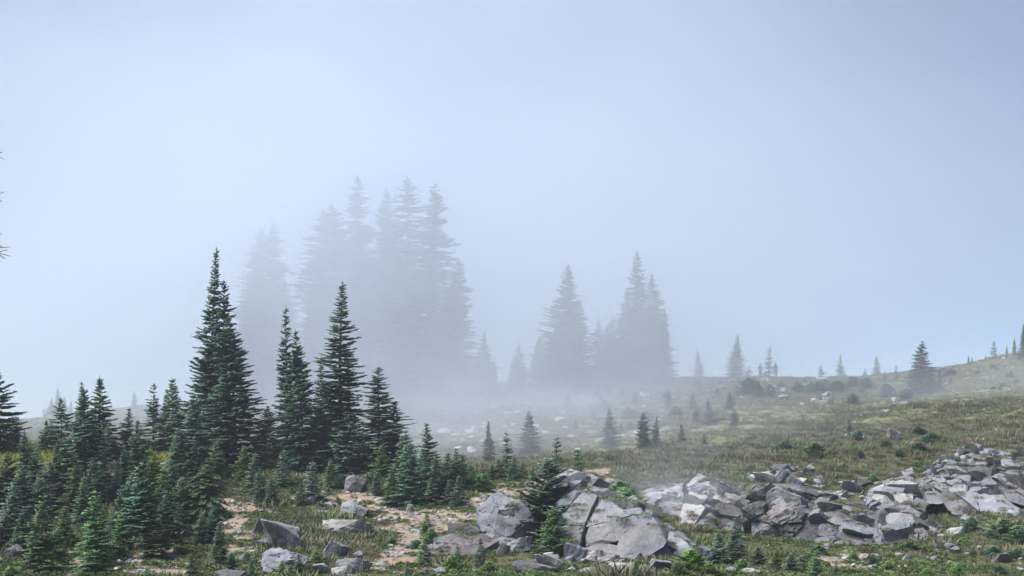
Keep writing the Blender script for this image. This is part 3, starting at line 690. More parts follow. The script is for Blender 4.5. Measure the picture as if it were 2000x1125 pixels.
def scrub_patch(group, template, poly, n, seed, h0, h1, mats=('fir', 'hemlock', 'fir')):
    rd = random.Random(seed)
    xs = [p[0] for p in poly]; ys = [p[1] for p in poly]
    rows = []
    while len(rows) < n:
        px, py = rd.uniform(min(xs), max(xs)), rd.uniform(min(ys), max(ys))
        if in_poly(np.array([px]), np.array([py]), poly)[0]:
            rows.append((rd.choice(['scrub', 'scrub', 'mid_b', 'young_b']), px, py - rd.uniform(h0, h1), py, N, rd.uniform(0.9, 1.5), rd.choice(mats)))
    cluster(group, template, rows, cat='shrub')
scrub_patch('scrub in the dense grove', 'fresh green low scrub between the trunks of the dense grove, {} from the left', [(0, 900), (425, 905), (425, 1085), (0, 1105)], 30, 67, 16, 42, ['hemlock', 'bright', 'hemlock'])
scrub_patch('scrub on the stand foot', 'fresh green low scrub along the foot of the tall stand, {} from the left', [(440, 915), (930, 915), (920, 965), (760, 975), (450, 965)], 20, 68, 12, 28, ['hemlock', 'bright', 'fir'])
scrub_patch('scrub on the misty slope', 'low dark scrub on the stony misty slope, {} from the left', [(1040, 775), (1340, 765), (1330, 850), (1100, 850)], 22, 61, 10, 26)
scrub_patch('scrub under the bare ridge', 'low green scrub under the bare ridge, {} from the left', [(1340, 750), (1720, 748), (1700, 785), (1350, 805)], 26, 62, 9, 22)
scrub_patch('scrub on the rising meadow', 'small scrub on the rising meadow near the picture edge, {} from the left', [(1840, 735), (2000, 705), (2000, 770), (1860, 780)], 14, 63, 8, 18)
scrub_patch('scrub in the heather bank', 'dark rounded scrub in the heather bank above the rocks, {} from the left', [(1480, 880), (1700, 850), (1900, 840), (1760, 905), (1620, 925)], 18, 64, 10, 24)
scrub_patch('scrub among the lower stones', 'low leafy scrub among the stones at the bottom edge, {} from the left', [(1480, 1085), (1700, 1085), (2000, 1050), (2000, 1125), (1480, 1128)], 22, 65, 12, 26)
scrub_patch('scrub on the clearing', 'low leafy scrub on the sandy clearing, {} from the left', [(600, 975), (760, 985), (900, 1050), (860, 1110), (720, 1080), (600, 1040)], 16, 66, 8, 18)

# ------------------------------------------------------------------ rocks
_ico = {}
def ico(sub):
    if sub not in _ico:
        bm = bmesh.new()
        bmesh.ops.create_icosphere(bm, subdivisions=sub, radius=1.0)
        V = np.array([v.co[:] for v in bm.verts]); Fa = np.array([[v.index for v in f.verts] for f in bm.faces])
        bm.free(); _ico[sub] = (V, Fa)
    return _ico[sub]

def star_rock(planes, sub, p=16, rough=0.05, fs=2.0, seed=0, center=None, name='rock', mat=None, chips=5):
    """angular block bounded by planes (n, d) about the origin, corners knocked off, faces subdivided and roughened; coordinates local"""
    rr = np.random.default_rng(seed + 991)
    planes = [(np.asarray(n, float), float(d)) for n, d in planes]
    R0 = 4.0 * np.median([d for n, d in planes])
    bm = bmesh.new()
    bmesh.ops.create_cube(bm, size=2 * R0)
    def cut(n, d):
        g = bm.verts[:] + bm.edges[:] + bm.faces[:]
        r = bmesh.ops.bisect_plane(bm, geom=g, plane_co=tuple(n * d), plane_no=tuple(n), clear_outer=True)
        ed = [e for e in r['geom_cut'] if isinstance(e, bmesh.types.BMEdge)]
        if len(ed) > 2:
            bmesh.ops.contextual_create(bm, geom=ed)
    for n, d in planes:
        if any(v.co.dot(n) > d + 1e-5 for v in bm.verts):
            cut(n, d)
    for i in range(chips):
        n = rr.normal(0, 1, 3); n /= np.linalg.norm(n)
        sup = max(v.co.dot(n) for v in bm.verts)
        cut(n, sup * rr.uniform(0.76, 0.95))
    bmesh.ops.remove_doubles(bm, verts=bm.verts[:], dist=0.012 * R0 / 4)
    bmesh.ops.triangulate(bm, faces=[f for f in bm.faces])
    ext = max((v.co.length for v in bm.verts), default=1.0)
    for lv in range(sub):
        lim = ext * (0.42, 0.24, 0.14, 0.085, 0.055)[lv]
        ed = [e for e in bm.edges if e.calc_length() > lim]
        if ed:
            bmesh.ops.subdivide_edges(bm, edges=ed, cuts=1, use_grid_fill=False)
            bmesh.ops.triangulate(bm, faces=[f for f in bm.faces if len(f.verts) > 3])
    bm.normal_update()
    W = np.array([v.co[:] for v in bm.verts]); Nv = np.array([v.normal[:] for v in bm.verts])
    sz = np.median(np.linalg.norm(W, axis=1))
    o = seed * 3.71
    q = W * fs / max(sz, 0.05)
    bd = rr.normal(0, 0.5, 3) + np.array([0, 0, 1.0]); bd /= np.linalg.norm(bd)
    lay = (W @ bd) / max(sz, 0.05) * 3.0 + 0.9 * fbm(q[:, 0] * .5 + o, q[:, 1] * .5, q[:, 2] * .5, seed + 3, 2)
    step = np.clip(np.abs((lay % 1.0) - 0.5) * 5 - 1.6, -0.6, 0.6)
    nz = fbm(q[:, 0] + o, q[:, 1] + o, q[:, 2] - o, seed, 5)
    rid = 1 - np.abs(fbm(q[:, 0] * .8 - o, q[:, 1] * .8, q[:, 2] * .8 + o, seed + 5, 3))
    W = W + Nv * (sz * rough * (1.1 * nz + 0.5 * step - 1.5 * np.clip(rid - 0.9, 0, 1) * 9))[:, None]
    me = bpy.data.meshes.new(name)
    bm.to_mesh(me); bm.free()
    me.vertices.foreach_set('co', W.astype(np.float32).ravel())
    me.update()
    me.polygons.foreach_set('use_smooth', np.ones(len(me.polygons), bool))
    me.set_sharp_from_angle(angle=R(32))
    if mat: me.materials.append(mat)
    return me

def rand_planes(sx, sy, sz, seed, n=13):
    rr = np.random.default_rng(seed)
    P = []
    base = [(1, 0, 0), (-1, 0, 0), (0, 1, 0), (0, -1, 0), (0, 0, 1), (0, 0, -1)]
    for b in base:
        v = np.array(b, float) + rr.normal(0, 0.30, 3); v /= np.linalg.norm(v)
        P.append((v, rr.uniform(0.66, 1.0)))
    for i in range(n - 6):
        v = rr.normal(0, 1, 3); v /= np.linalg.norm(v)
        P.append((v, rr.uniform(0.74, 1.08)))
    out = []
    for v, d in P:
        w = v / np.array([sx, sy, sz]); l = np.linalg.norm(w)
        out.append((w / l, d / l))
    return out

_boul = {}
def boulder_mesh(kind, k, sub):
    key = (kind, k, sub)
    if key not in _boul:
        dims = [(1, 0.8, 0.7), (1, 0.7, 0.5), (1, 0.9, 0.85), (1, 0.8, 0.38), (1, 0.6, 0.75), (1, 1, 0.6)][k % 6]
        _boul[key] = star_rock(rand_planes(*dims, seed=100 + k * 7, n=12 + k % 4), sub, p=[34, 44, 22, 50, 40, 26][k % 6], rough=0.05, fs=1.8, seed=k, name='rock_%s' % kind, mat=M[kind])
    return _boul[key]

def boulder(px, py, w, h, label, kind='rock', k=0, sub=4, D=None, tilt=0.0, group=None, name='boulder', rz=None, parent=None, dep=0.8):
    """py: where it meets the ground; w, h: size in frame pixels"""
    g = ground_pt(px, py, D)
    m = g.y / F
    o = bpy.data.objects.new(name, boulder_mesh(kind, k, sub))
    link(o, parent)
    V = np.array([v.co[:] for v in o.data.vertices]) if 'ext' not in o.data else None
    if V is not None:
        o.data['ext'] = [float(x) for x in (V.max(0) - V.min(0))]
    e = o.data['ext']
    sx, sz_ = w * m / e[0], h * m / e[2] * 1.12
    o.scale = (sx, sx * dep + 0.15 * sz_, sz_)
    o.rotation_euler = (random.uniform(-0.12, 0.12), tilt, random.uniform(-0.35, 0.35) if rz is None else rz)
    o.location = (g.x, g.y + 0.25 * w * m, g.z + h * m * 0.42 + (0.05 if w < 30 else 0.0))
    if parent is None:
        tag(o, label, 'rock', group)
    return o

def hull_planes(pts):
    bm = bmesh.new()
    vs = [bm.verts.new(p) for p in pts]
    r = bmesh.ops.convex_hull(bm, input=vs)
    bm.normal_update()
    P = []
    cen = Vector(np.mean(np.array([v.co[:] for v in bm.verts]), 0))
    for f in bm.faces:
        n = f.normal.copy(); d = n.dot(f.verts[0].co)
        if n.dot(cen) > d: n, d = -n, -d
        P.append((np.array(n), d))
    bm.free()
    return P

def outcrop(name, label, pts, ncell, seed, mats, sub=3, stretch=(1, 1, 1), shear=0.3, gapf=0.985, p=20, rough=0.05, jag=0.75):
    """bedrock broken by joints: a hull of world points split into cells, each cell one worn block"""
    rr = np.random.default_rng(seed)
    HP = hull_planes(pts)
    A = np.array(pts); lo, hi = A.min(0), A.max(0)
    S0 = []
    k = 0
    while len(S0) < ncell and k < 20000:
        k += 1
        q = rr.uniform(lo, hi)
        if q[2] > lo[2] and all(n @ q < d - 0.12 for n, d in HP):
            if all(np.linalg.norm((q - s) / np.array(stretch)) > 0.30 * (np.prod(hi - lo) / ncell / np.prod(stretch)) ** (1 / 3) for s in S0):
                S0.append(q)
    root = link(bpy.data.objects.new(name, None))
    root.location = (float((lo[0] + hi[0]) / 2), float((lo[1] + hi[1]) / 2), float(lo[2]))
    tag(root, label, 'rock')
    St = np.diag(1.0 / np.array(stretch)); 
    Sh = np.eye(3); Sh[0, 2] = shear; Sh[1, 2] = shear * 0.4
    T = St @ Sh
    MM = T.T @ T
    typ = (np.prod(hi - lo) * 0.5 / ncell) ** (1 / 3)
    wt = rr.uniform(0, 1, len(S0)) ** 2 * (0.55 * typ / np.mean(stretch)) ** 2
    for i, s in enumerate(S0):
        # blocks wholly inside the rock, or only at its hidden back and base, are left out
        if not any((n[2] > -0.2 and n[1] < 0.35) and d - n @ s < 1.0 * typ for n, d in HP):
            continue
        P = []
        for j, q in enumerate(S0):
            if i == j: continue
            dlt = q - s
            n = MM @ dlt
            ln = np.linalg.norm(n)
            qd = dlt @ MM @ dlt
            d = max(0.5 * (qd + wt[i] - wt[j]), 0.12 * qd) / ln
            P.append((n / ln, d * gapf))
        jit = rr.normal(0, 0.24 * typ * jag)
        for n, d in HP:
            d0 = d - n @ s
            nn = n + rr.normal(0, 0.24 * jag, 3); nn /= np.linalg.norm(nn)
            P.append((nn, max(0.08, d0 + jit)))
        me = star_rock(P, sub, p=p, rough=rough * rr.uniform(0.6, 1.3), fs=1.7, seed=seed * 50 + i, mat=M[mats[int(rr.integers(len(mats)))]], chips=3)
        o = link(bpy.data.objects.new('rock', me), root)
        o.location = tuple(s - np.array(root.location))
    return root

def W(px, py, D):
    return ((px - 1000) / F * D, D, (HOR - py) / F * D)

# central outcrop: peaked top, right shoulder
outcrop('rock_outcrop', 'big fractured grey outcrop with a peaked top and sloping shoulder', [
    W(1058, 1090, 42.2), W(1180, 1122, 40.2), W(1330, 1122, 39.7), W(1388, 1108, 41), W(1072, 990, 42.5), W(1128, 956, 42.4), W(1200, 976, 41.7), W(1272, 1030, 40.7),
    W(1085, 940, 45.6), W(1128, 932, 45.6), W(1192, 952, 45), W(1060, 1000, 48), W(1150, 945, 49), W(1240, 1000, 49), W(1350, 1070, 46)],
    84, 14, ['rock'], sub=4, stretch=(1.1, 1.0, 1.0), shear=-0.45, p=44, rough=0.04, jag=0.65, gapf=0.972)
boulder(990, 1072, 128, 118, 'huge tilted grey block at the side of the peaked outcrop', 'rock', 2, 5, D=42.6, tilt=0.12, rz=0.3, dep=0.9)
outcrop('rock_outcrop', 'dark ridged low ledge at the foot of the huge tilted block', [
    W(862, 1080, 41.0), W(880, 1045, 42), W(925, 1032, 42.5), W(985, 1058, 42), W(1040, 1098, 40.5), W(1020, 1124, 38.6), W(930, 1110, 39), W(900, 1040, 45), W(985, 1060, 45)],
    12, 9, ['rock', 'rock_dark'], sub=4, stretch=(1.5, 0.9, 0.7), shear=-0.5, p=40)
outcrop('rock_outcrop', 'mist-veiled lilac grey rock face behind the peaked outcrop', [
    W(1235, 1046, 53), W(1350, 1048, 52.5), W(1245, 972, 55), W(1280, 957, 55.5), W(1330, 950, 55.5), W(1245, 950, 60), W(1340, 940, 60.5)],
    12, 15, ['rock', 'rock_dark'], sub=4, stretch=(1.2, 1, 1.1), p=40, jag=0.5)
outcrop('rock_outcrop', 'broken pale grey crag with jumbled blocks behind the cone-shaped fir', [
    W(1335, 1050, 52.3), W(1455, 1052, 52), W(1350, 965, 54.5), W(1380, 946, 55), W(1440, 985, 54.5), W(1350, 940, 60), W(1400, 928, 61), W(1450, 962, 59)],
    60, 21, ['rock', 'rock', 'rock_pale', 'rock_dark'], sub=3, stretch=(1, 1, 0.9), p=40)
outcrop('rock_outcrop', 'overhanging dark purple grey outcrop with a shadowed hollow', [
    W(1455, 1062, 51.6), W(1600, 1074, 50.8), W(1460, 988, 51.4), W(1500, 962, 51.8), W(1550, 975, 51.6), W(1600, 1010, 51.2), W(1470, 955, 57), W(1520, 945, 58.5), W(1592, 968, 57)],
    48, 33, ['rock_dark', 'rock_dark', 'rock'], sub=4, stretch=(1.3, 1, 0.8), shear=0.4, p=40, rough=0.06)
outcrop('rock_outcrop', 'long dark rubble outcrop in the middle of the rock band', [
    W(1585, 1078, 49.6), W(1720, 1090, 48.8), W(1600, 1006, 51), W(1640, 990, 51.8), W(1700, 1015, 51), W(1600, 965, 57.5), W(1680, 975, 57)],
    80, 37, ['rock_dark', 'rock', 'rock_dark'], sub=3, stretch=(1.2, 1, 0.8), shear=0.5, p=40, rough=0.06)
outcrop('rock_outcrop', 'rounded dark-bellied boulder mass closing the rock band', [
    W(1710, 1092, 48.2), W(1845, 1084, 48.2), W(1725, 1020, 49.5), W(1765, 992, 50), W(1815, 1020, 49.6), W(1740, 985, 54.5), W(1800, 985, 54.5), W(1845, 1042, 52)],
    30, 41, ['rock_dark', 'rock'], sub=4, stretch=(1.1, 1, 1), shear=0.2, p=34)
outcrop('rock_outcrop', 'steep grey crag of tilted slabs at the picture edge', [
    W(1775, 1000, 54.6), W(1850, 1006, 54.2), W(1930, 1004, 54.2), W(2070, 1000, 54), W(1800, 945, 57), W(1850, 915, 58.5), W(1900, 895, 59.5), W(1960, 902, 59.5), W(2040, 912, 59.5),
    W(1800, 918, 62), W(1850, 888, 64), W(1900, 870, 66), W(1960, 876, 66.5), W(2070, 892, 66)],
    190, 51, ['rock', 'rock', 'rock', 'rock_dark'], sub=3, stretch=(0.8, 1, 1.5), shear=0.5, p=40, rough=0.06)
outcrop('rock_outcrop', 'heap of grey blocks between the rock band and the steep crag', [
    W(1690, 1010, 54), W(1800, 1012, 54), W(1700, 966, 55.5), W(1740, 944, 56), W(1790, 952, 56), W(1700, 942, 60), W(1780, 924, 61.5), W(1740, 1000, 62)],
    64, 57, ['rock', 'rock', 'rock_pale'], sub=3, stretch=(1, 1, 1.1), shear=0.5, p=40)

# boulders of the clearing, one by one: x, foot, width, height, label, material, shape
for row in [
    (511, 1045, 42, 34, 'dark angular block beside the orange dirt path', 'rock_dark', 4, 0.0),
    (556, 1078, 92, 64, 'long cracked grey slab rock beside the dark angular block', 'rock', 0, 0.35),
    (548, 1122, 92, 60, 'big smooth pale grey boulder with a sharp ridge at the bottom edge', 'rock', 2, 0.1),
    (543, 1062, 26, 22, 'small cracked rock leaning on the long grey slab', 'rock_dark', 1, 0.1),
    (512, 1072, 34, 20, 'small white-topped rock in heather above the smooth pale boulder', 'rock', 5, 0.0),
    (672, 1048, 104, 36, 'long whitish slab lying in brown heather', 'rock_pale', 3, 0.22),
    (630, 1014, 22, 14, 'white-tipped stone at the upper end of the whitish slab', 'rock_pale', 1, 0.0),
    (686, 1016, 56, 42, 'rounded speckled grey boulder on the sandy clearing', 'rock', 2, 0.25),
    (643, 1000, 28, 18, 'small grey rock just above the whitish slab', 'rock', 0, 0.0),
    (654, 1092, 54, 38, 'brownish angular boulder below the whitish slab', 'rock', 4, 0.2),
    (686, 1118, 70, 30, 'flat broken pale slab at the bottom edge by the sandy track', 'rock', 3, 0.2),
    (668, 1128, 50, 24, 'lower of two flat pale slabs at the bottom edge', 'rock_pale', 3, 0.15),
    (626, 1126, 36, 30, 'dark-cracked grey rock at the bottom edge below the brownish boulder', 'rock', 0, 0.0),
    (698, 1098, 24, 18, 'small brown rock above the flat broken slab', 'rock', 5, 0.0),
    (691, 962, 46, 42, 'round shaded boulder tucked under the tall stand', 'rock_dark', 2, 0.0),
    (800, 1002, 15, 17, 'small pinkish upright stone on the sand', 'rock_pale', 4, 0.0),
    (774, 1020, 16, 9, 'flat pale blue stone sunk in the sand', 'rock_pale', 3, 0.0),
    (440, 1132, 70, 20, 'smooth dark boulder cut by the bottom edge under fir boughs', 'rock_dark', 2, 0.0),
    (475, 1100, 22, 16, 'grey flat rock at the path foot', 'rock', 3, 0.0),
    (455, 985, 9, 8, 'tiny pale round stone at the head of the dirt path', 'rock_pale', 2, 0.0),
    (25, 1095, 36, 30, 'blue grey angular boulder below the grove firs', 'rock', 5, 0.0),
    (4, 1040, 32, 24, 'pale rounded boulder at the picture edge in the grove', 'rock', 2, 0.0),
    (831, 1124, 18, 13, 'small purplish stone at the bottom edge under the seedlings', 'rock_dark', 2, 0.0),
    (856, 1130, 34, 22, 'bluish boulder at the bottom edge under the seedlings', 'rock', 5, 0.0),
    (610, 1080, 14, 10, 'small round grey stone beside the brownish boulder', 'rock', 2, 0.0),
    (570, 985, 18, 12, 'pale pink stone at the foot of the saplings', 'rock_pale', 0, 0.0),
    (605, 985, 22, 12, 'low grey stone under the pale blue saplings', 'rock', 3, 0.0),
    (36, 892, 13, 8, 'white stone in the orange grass behind the grove', 'rock_pale', 0, 0.0),
    (303, 868, 8, 14, 'slim white upright rock behind the yellow grass', 'rock_pale', 4, 0.0),
    # toe of the central outcrop
    (1078, 1120, 58, 44, 'pale square-faced boulder at the outcrop toe', 'rock_pale', 0, 0.1),
    (1082, 1078, 22, 18, 'small beige block under the cleft fir', 'rock_pale', 4, 0.0),
    (984, 1086, 26, 24, 'small squared grey block below the huge tilted block', 'rock', 4, 0.2),
    (1010, 1080, 60, 28, 'low grey slab wedged under the huge tilted block', 'rock', 3, -0.2),
    (1126, 1100, 48, 34, 'cracked pale slab leaning on the outcrop foot', 'rock', 1, 0.3),
    (1158, 1098, 46, 22, 'flat pale slab at the outcrop foot, second from the cracked one', 'rock_pale', 3, -0.1),
    (1188, 1104, 52, 20, 'flat grey slab with a shadow line at the outcrop foot', 'rock', 3, 0.08),
    (1218, 1120, 66, 22, 'wide flat slab spread along the bottom below the outcrop', 'rock_pale', 3, 0.15),
    (1152, 1126, 54, 18, 'broken low slab at the bottom edge below the outcrop', 'rock', 3, -0.1),
    (1115, 1124, 20, 13, 'little grey stone next to the square-faced boulder', 'rock', 5, 0.0),
    (1240, 1098, 34, 16, 'dark-edged slab under the outcrop overhang', 'rock', 3, 0.0),
    (1300, 1124, 58, 34, 'angular cracked boulder at the outcrop shoulder foot', 'rock', 0, 0.2),
    (1040, 1122, 90, 24, 'long brown fallen ledge at the bottom edge before the outcrop', 'rock_dark', 3, 0.25),
    (1388, 1108, 48, 34, 'sloping grey boulder among the bright bushes', 'rock', 1, 0.4),
    (1425, 1124, 30, 16, 'grey stone below the cone-shaped bluish fir', 'rock', 5, 0.0),
    (1466, 1126, 36, 20, 'tan rounded boulder at the bottom edge', 'rock_pale', 2, 0.0),
    (1340, 1060, 30, 16, 'grey stone on the grass saddle behind the outcrop shoulder', 'rock', 0, 0.1),
    # open meadow and right foreground
    (1750, 862, 32, 26, 'striped white boulder alone in the dark heather', 'rock_pale', 0, 0.4),
    (1735, 778, 34, 34, 'craggy pale boulder in the meadow by the stubby fir', 'rock', 0, 0.2),
    (1747, 787, 12, 12, 'white knob of rock under the craggy meadow boulder', 'rock_pale', 2, 0.0),
    (1746, 795, 10, 7, 'reddish stone under the white rock knob', 'rock', 5, 0.0),
    (1733, 808, 12, 6, 'pale flat stone in the meadow under the reddish one', 'rock_pale', 3, 0.0),
    (1845, 737, 46, 26, 'rusty brown rock knoll on the ridge', 'rock_dark', 2, 0.0),
    (1580, 928, 28, 17, 'white boulder sitting in heather above the rock band', 'rock_pale', 5, 0.0),
    (1500, 945, 46, 30, 'flat-topped pale block capping the overhanging outcrop', 'rock_pale', 0, 0.05),
    (1527, 945, 26, 30, 'tall split pale slab beside the flat-topped block', 'rock', 4, 0.4),
    (1553, 965, 34, 32, 'tilted grey slab next to the split slab', 'rock', 1, 0.5),
    (1525, 925, 38, 20, 'greenish flat slab at the head of the scree', 'rock', 3, 0.35),
    (1478, 938, 30, 12, 'pale flat stone before the flat-topped block', 'rock_pale', 3, 0.1),
    (1450, 960, 14, 16, 'white jagged stone in heather beside the broken crag', 'rock_pale', 4, 0.3),
    (1414, 925, 14, 11, 'small bright stone at the edge of the misty heather', 'rock_pale', 0, 0.0),
    (1600, 975, 20, 13, 'whitish round-backed stone on the scree', 'rock_pale', 5, 0.0),
    (1580, 992, 20, 16, 'grey humped stone above the dark hollow', 'rock', 2, 0.2),
    (1666, 962, 40, 24, 'large speckled block at the upper rock band', 'rock', 0, 0.2),
    (1640, 975, 36, 18, 'pale ribbed slab left of the speckled block', 'rock_pale', 3, 0.2),
    (1702, 990, 24, 26, 'white leaning shard before the block heap', 'rock_pale', 4, 0.4),
    (1688, 950, 24, 16, 'grey wedge below the green shrub on the rocks', 'rock', 1, 0.0),
    (1870, 1050, 36, 22, 'flat beige rock in the grass below the steep crag', 'rock_pale', 3, 0.1),
    (1888, 1020, 22, 9, 'pale green flat stone below the steep crag', 'rock_pale', 3, 0.0),
    (1964, 1100, 30, 24, 'dark-sided square block in the lower grass', 'rock', 0, 0.0),
    (1962, 1004, 22, 10, 'long pale stone in the grass at the crag foot', 'rock_pale', 3, 0.1),
    (1988, 1012, 22, 12, 'lilac flat stone near the picture edge at the crag foot', 'rock', 3, 0.0),
    (1978, 1026, 46, 9, 'thin bright slab lying near the leafy green shrubs', 'rock_pale', 3, 0.1),
    (1855, 1074, 20, 12, 'grey round stone in grass below the beige rock', 'rock', 2, 0.0),
    (1866, 1083, 22, 12, 'bluish smooth stone in grass, lower of two below the beige rock', 'rock', 5, 0.0),
    (1888, 1090, 14, 8, 'white pebble-like stone beside the bluish smooth stone', 'rock_pale', 5, 0.0),
    (1827, 1100, 20, 12, 'blue grey flat rock among the lower rubble', 'rock', 3, 0.0),
    (1775, 1100, 20, 16, 'tilted grey stone above the lower green shrub', 'rock', 4, 0.3),
    (1652, 1098, 18, 8, 'pale slat of stone by the grey gravel patch', 'rock_pale', 3, 0.1),
    (1670, 1098, 18, 12, 'brownish stone next to the pale slat of stone', 'rock_dark', 0, 0.0),
    (1745, 1118, 12, 9, 'small round stone at the bottom edge by the bright shrub', 'rock', 2, 0.0),
    (90, 828, 20, 20, 'misty boulder on the far rise under the many-topped tree', 'rock', 2, 0.0),
    ]:
    px, py, w, h, lab, kind, k, tilt = row
    boulder(px, py, w, h, lab, kind, k, 4, tilt=tilt, D=(181 if px == 90 else None), name='boulder' if w > 24 else 'stone')

from mathutils.bvhtree import BVHTree
ROCK_BVH = []
def index_rocks():
    """ray-cast trees for the blocks of the outcrops and the larger boulders, each in its own space"""
    bpy.context.view_layer.update()
    cache = {}
    for o in bpy.data.objects:
        if o.type == 'MESH' and (o.name.split('.')[0] == 'rock' or o.name.startswith('boulder')):
            if o.data.name not in cache:
                me = o.data
                vv = np.empty(len(me.vertices) * 3, np.float32); me.vertices.foreach_get('co', vv)
                ff = np.empty(len(me.loops), np.int32); me.loops.foreach_get('vertex_index', ff)
                cache[o.data.name] = BVHTree.FromPolygons(vv.reshape(-1, 3).tolist(), ff.reshape(-1, 3).tolist(), all_triangles=True)
            mw = o.matrix_world
            bb = [mw @ Vector(c) for c in o.bound_box]
            ROCK_BVH.append((min(c.x for c in bb), max(c.x for c in bb), min(c.y for c in bb), max(c.y for c in bb), mw.copy(), mw.inverted(), cache[o.data.name]))
index_rocks()
def surface_z(x, y, z0):
    """top of the rock standing at x, y and its slope, or None where there is only ground"""
    best, bn = None, None
    for x0, x1, y0, y1, mw, mi, tree in ROCK_BVH:
        if x0 < x < x1 and y0 < y < y1:
            p = mi @ Vector((x, y, z0 + 12)); d = (mi.to_3x3() @ Vector((0, 0, -1))).normalized()
            loc, nor, i, dist = tree.ray_cast(p, d)
            if loc is not None:
                w = mw @ loc
                if w.z > z0 - 0.05 and (best is None or w.z > best):
                    best = w.z; bn = (mw.to_3x3() @ nor).normalized().z
    return best, bn

def stones(group, template, poly, n, wmin, wmax, kinds, seed, sub=3, flat=0.6, on_rock=False):
    rd = random.Random(seed)
    xs = [p[0] for p in poly]; ys = [p[1] for p in poly]
    out = []
    tries = 0
    while len(out) < n and tries < 5000:
        tries += 1
        px, py = rd.uniform(min(xs), max(xs)), rd.uniform(min(ys), max(ys))
        if in_poly(np.array([px]), np.array([py]), poly)[0] and all(abs(px - q[0]) > 7 or abs(py - q[1]) > 5 for q in out):
            out.append((px, py))
    out.sort()
    for i, (px, py) in enumerate(out):
        w = wmin + (wmax - wmin) * rd.random() ** 2
        last = boulder(px, py, w, w * flat * rd.uniform(0.55, 1.2), template.format(ORD[i]), rd.choice(kinds), rd.randrange(6), sub, tilt=rd.uniform(-0.25, 0.25), group=group, name='stone', rz=rd.uniform(0, 6.28))
        if on_rock:
            o = last
            zt, nz_ = surface_z(o.location.x, o.location.y, o.location.z)
            if zt is not None and zt > o.location.z:
                o.location.z = zt + 0.02 * w * o.location.y / F
ST = 'pale stones on the misty slope'
stones(ST, 'pale stone low on the misty slope behind the crest firs, {} from the left', [(860, 840), (1130, 838), (1130, 885), (880, 890)], 20, 12, 32, ['rock_pale'], 1, flat=0.5)
stones(ST, 'pale stone on the misty slope below the foggy grove, {} from the left', [(850, 785), (1120, 775), (1120, 838), (860, 838)], 26, 11, 30, ['rock_pale'], 2, flat=0.5)
stones(ST, 'pale stone on the slope under the split-top grove, {} from the left', [(1120, 775), (1340, 770), (1320, 850), (1130, 860)], 20, 10, 26, ['rock_pale'], 3, flat=0.5)
stones(ST, 'whitish stone in the meadow below the two walkers, {} from the left', [(1365, 742), (1640, 745), (1620, 800), (1380, 800)], 22, 10, 30, ['rock_pale'], 4, flat=0.5)
stones(ST, 'light stone on the rising meadow beside the big ragged fir, {} from the left', [(1680, 745), (1990, 690), (1990, 760), (1700, 800)], 12, 8, 26, ['rock_pale', 'rock'], 5, flat=0.35)
SC = 'loose rubble of the rock band'
stones(SC, 'loose grey block on the upper scree of the rock band, {} from the left', [(1440, 918), (1560, 915), (1640, 940), (1700, 965), (1600, 990), (1470, 950)], 30, 9, 26, ['rock', 'rock_pale', 'rock'], 6, on_rock=True)
stones(SC, 'rubble block lying along the dark outcrop tops, {} from the left', [(1560, 950), (1700, 950), (1790, 990), (1700, 1020), (1580, 1010)], 28, 10, 30, ['rock', 'rock_dark', 'rock_pale'], 7, on_rock=True)
stones(SC, 'rubble block against the steep crag foot, {} from the left', [(1790, 925), (1900, 890), (2000, 900), (2000, 1000), (1800, 1010)], 30, 10, 30, ['rock', 'rock_dark'], 8, on_rock=True)
stones(SC, 'dark stone at the foot of the overhanging outcrop, {} from the left', [(1440, 1040), (1700, 1058), (1700, 1090), (1440, 1075)], 22, 8, 24, ['rock', 'rock_dark'], 9, on_rock=True)
stones(SC, 'loose stone in the lower grass below the rounded boulder mass, {} from the left', [(1700, 1080), (1840, 1050), (1840, 1125), (1640, 1125)], 28, 7, 18, ['rock', 'rock_pale', 'rock_dark'], 10)
stones(SC, 'loose stone in the lower grass near the leafy shrubs, {} from the left', [(1840, 1010), (2000, 1010), (2000, 1125), (1840, 1125)], 28, 7, 18, ['rock', 'rock_pale'], 11)
stones(SC, 'small rock in the jumble below the peaked outcrop, {} from the left', [(1060, 1085), (1250, 1100), (1400, 1085), (1420, 1125), (1060, 1128)], 28, 8, 22, ['rock', 'rock_pale', 'rock_dark'], 12)
stones('stones on the sandy clearing', 'small stone on the sandy clearing, {} from the left', [(440, 990), (620, 970), (900, 1000), (900, 1120), (480, 1125)], 26, 6, 13, ['rock', 'rock_pale'], 13)
stones('stones on the sandy clearing', 'small stone on the sand below the dense grove, {} from the left', [(130, 1085), (390, 1080), (390, 1125), (130, 1125)], 12, 6, 13, ['rock', 'rock_pale'], 14)

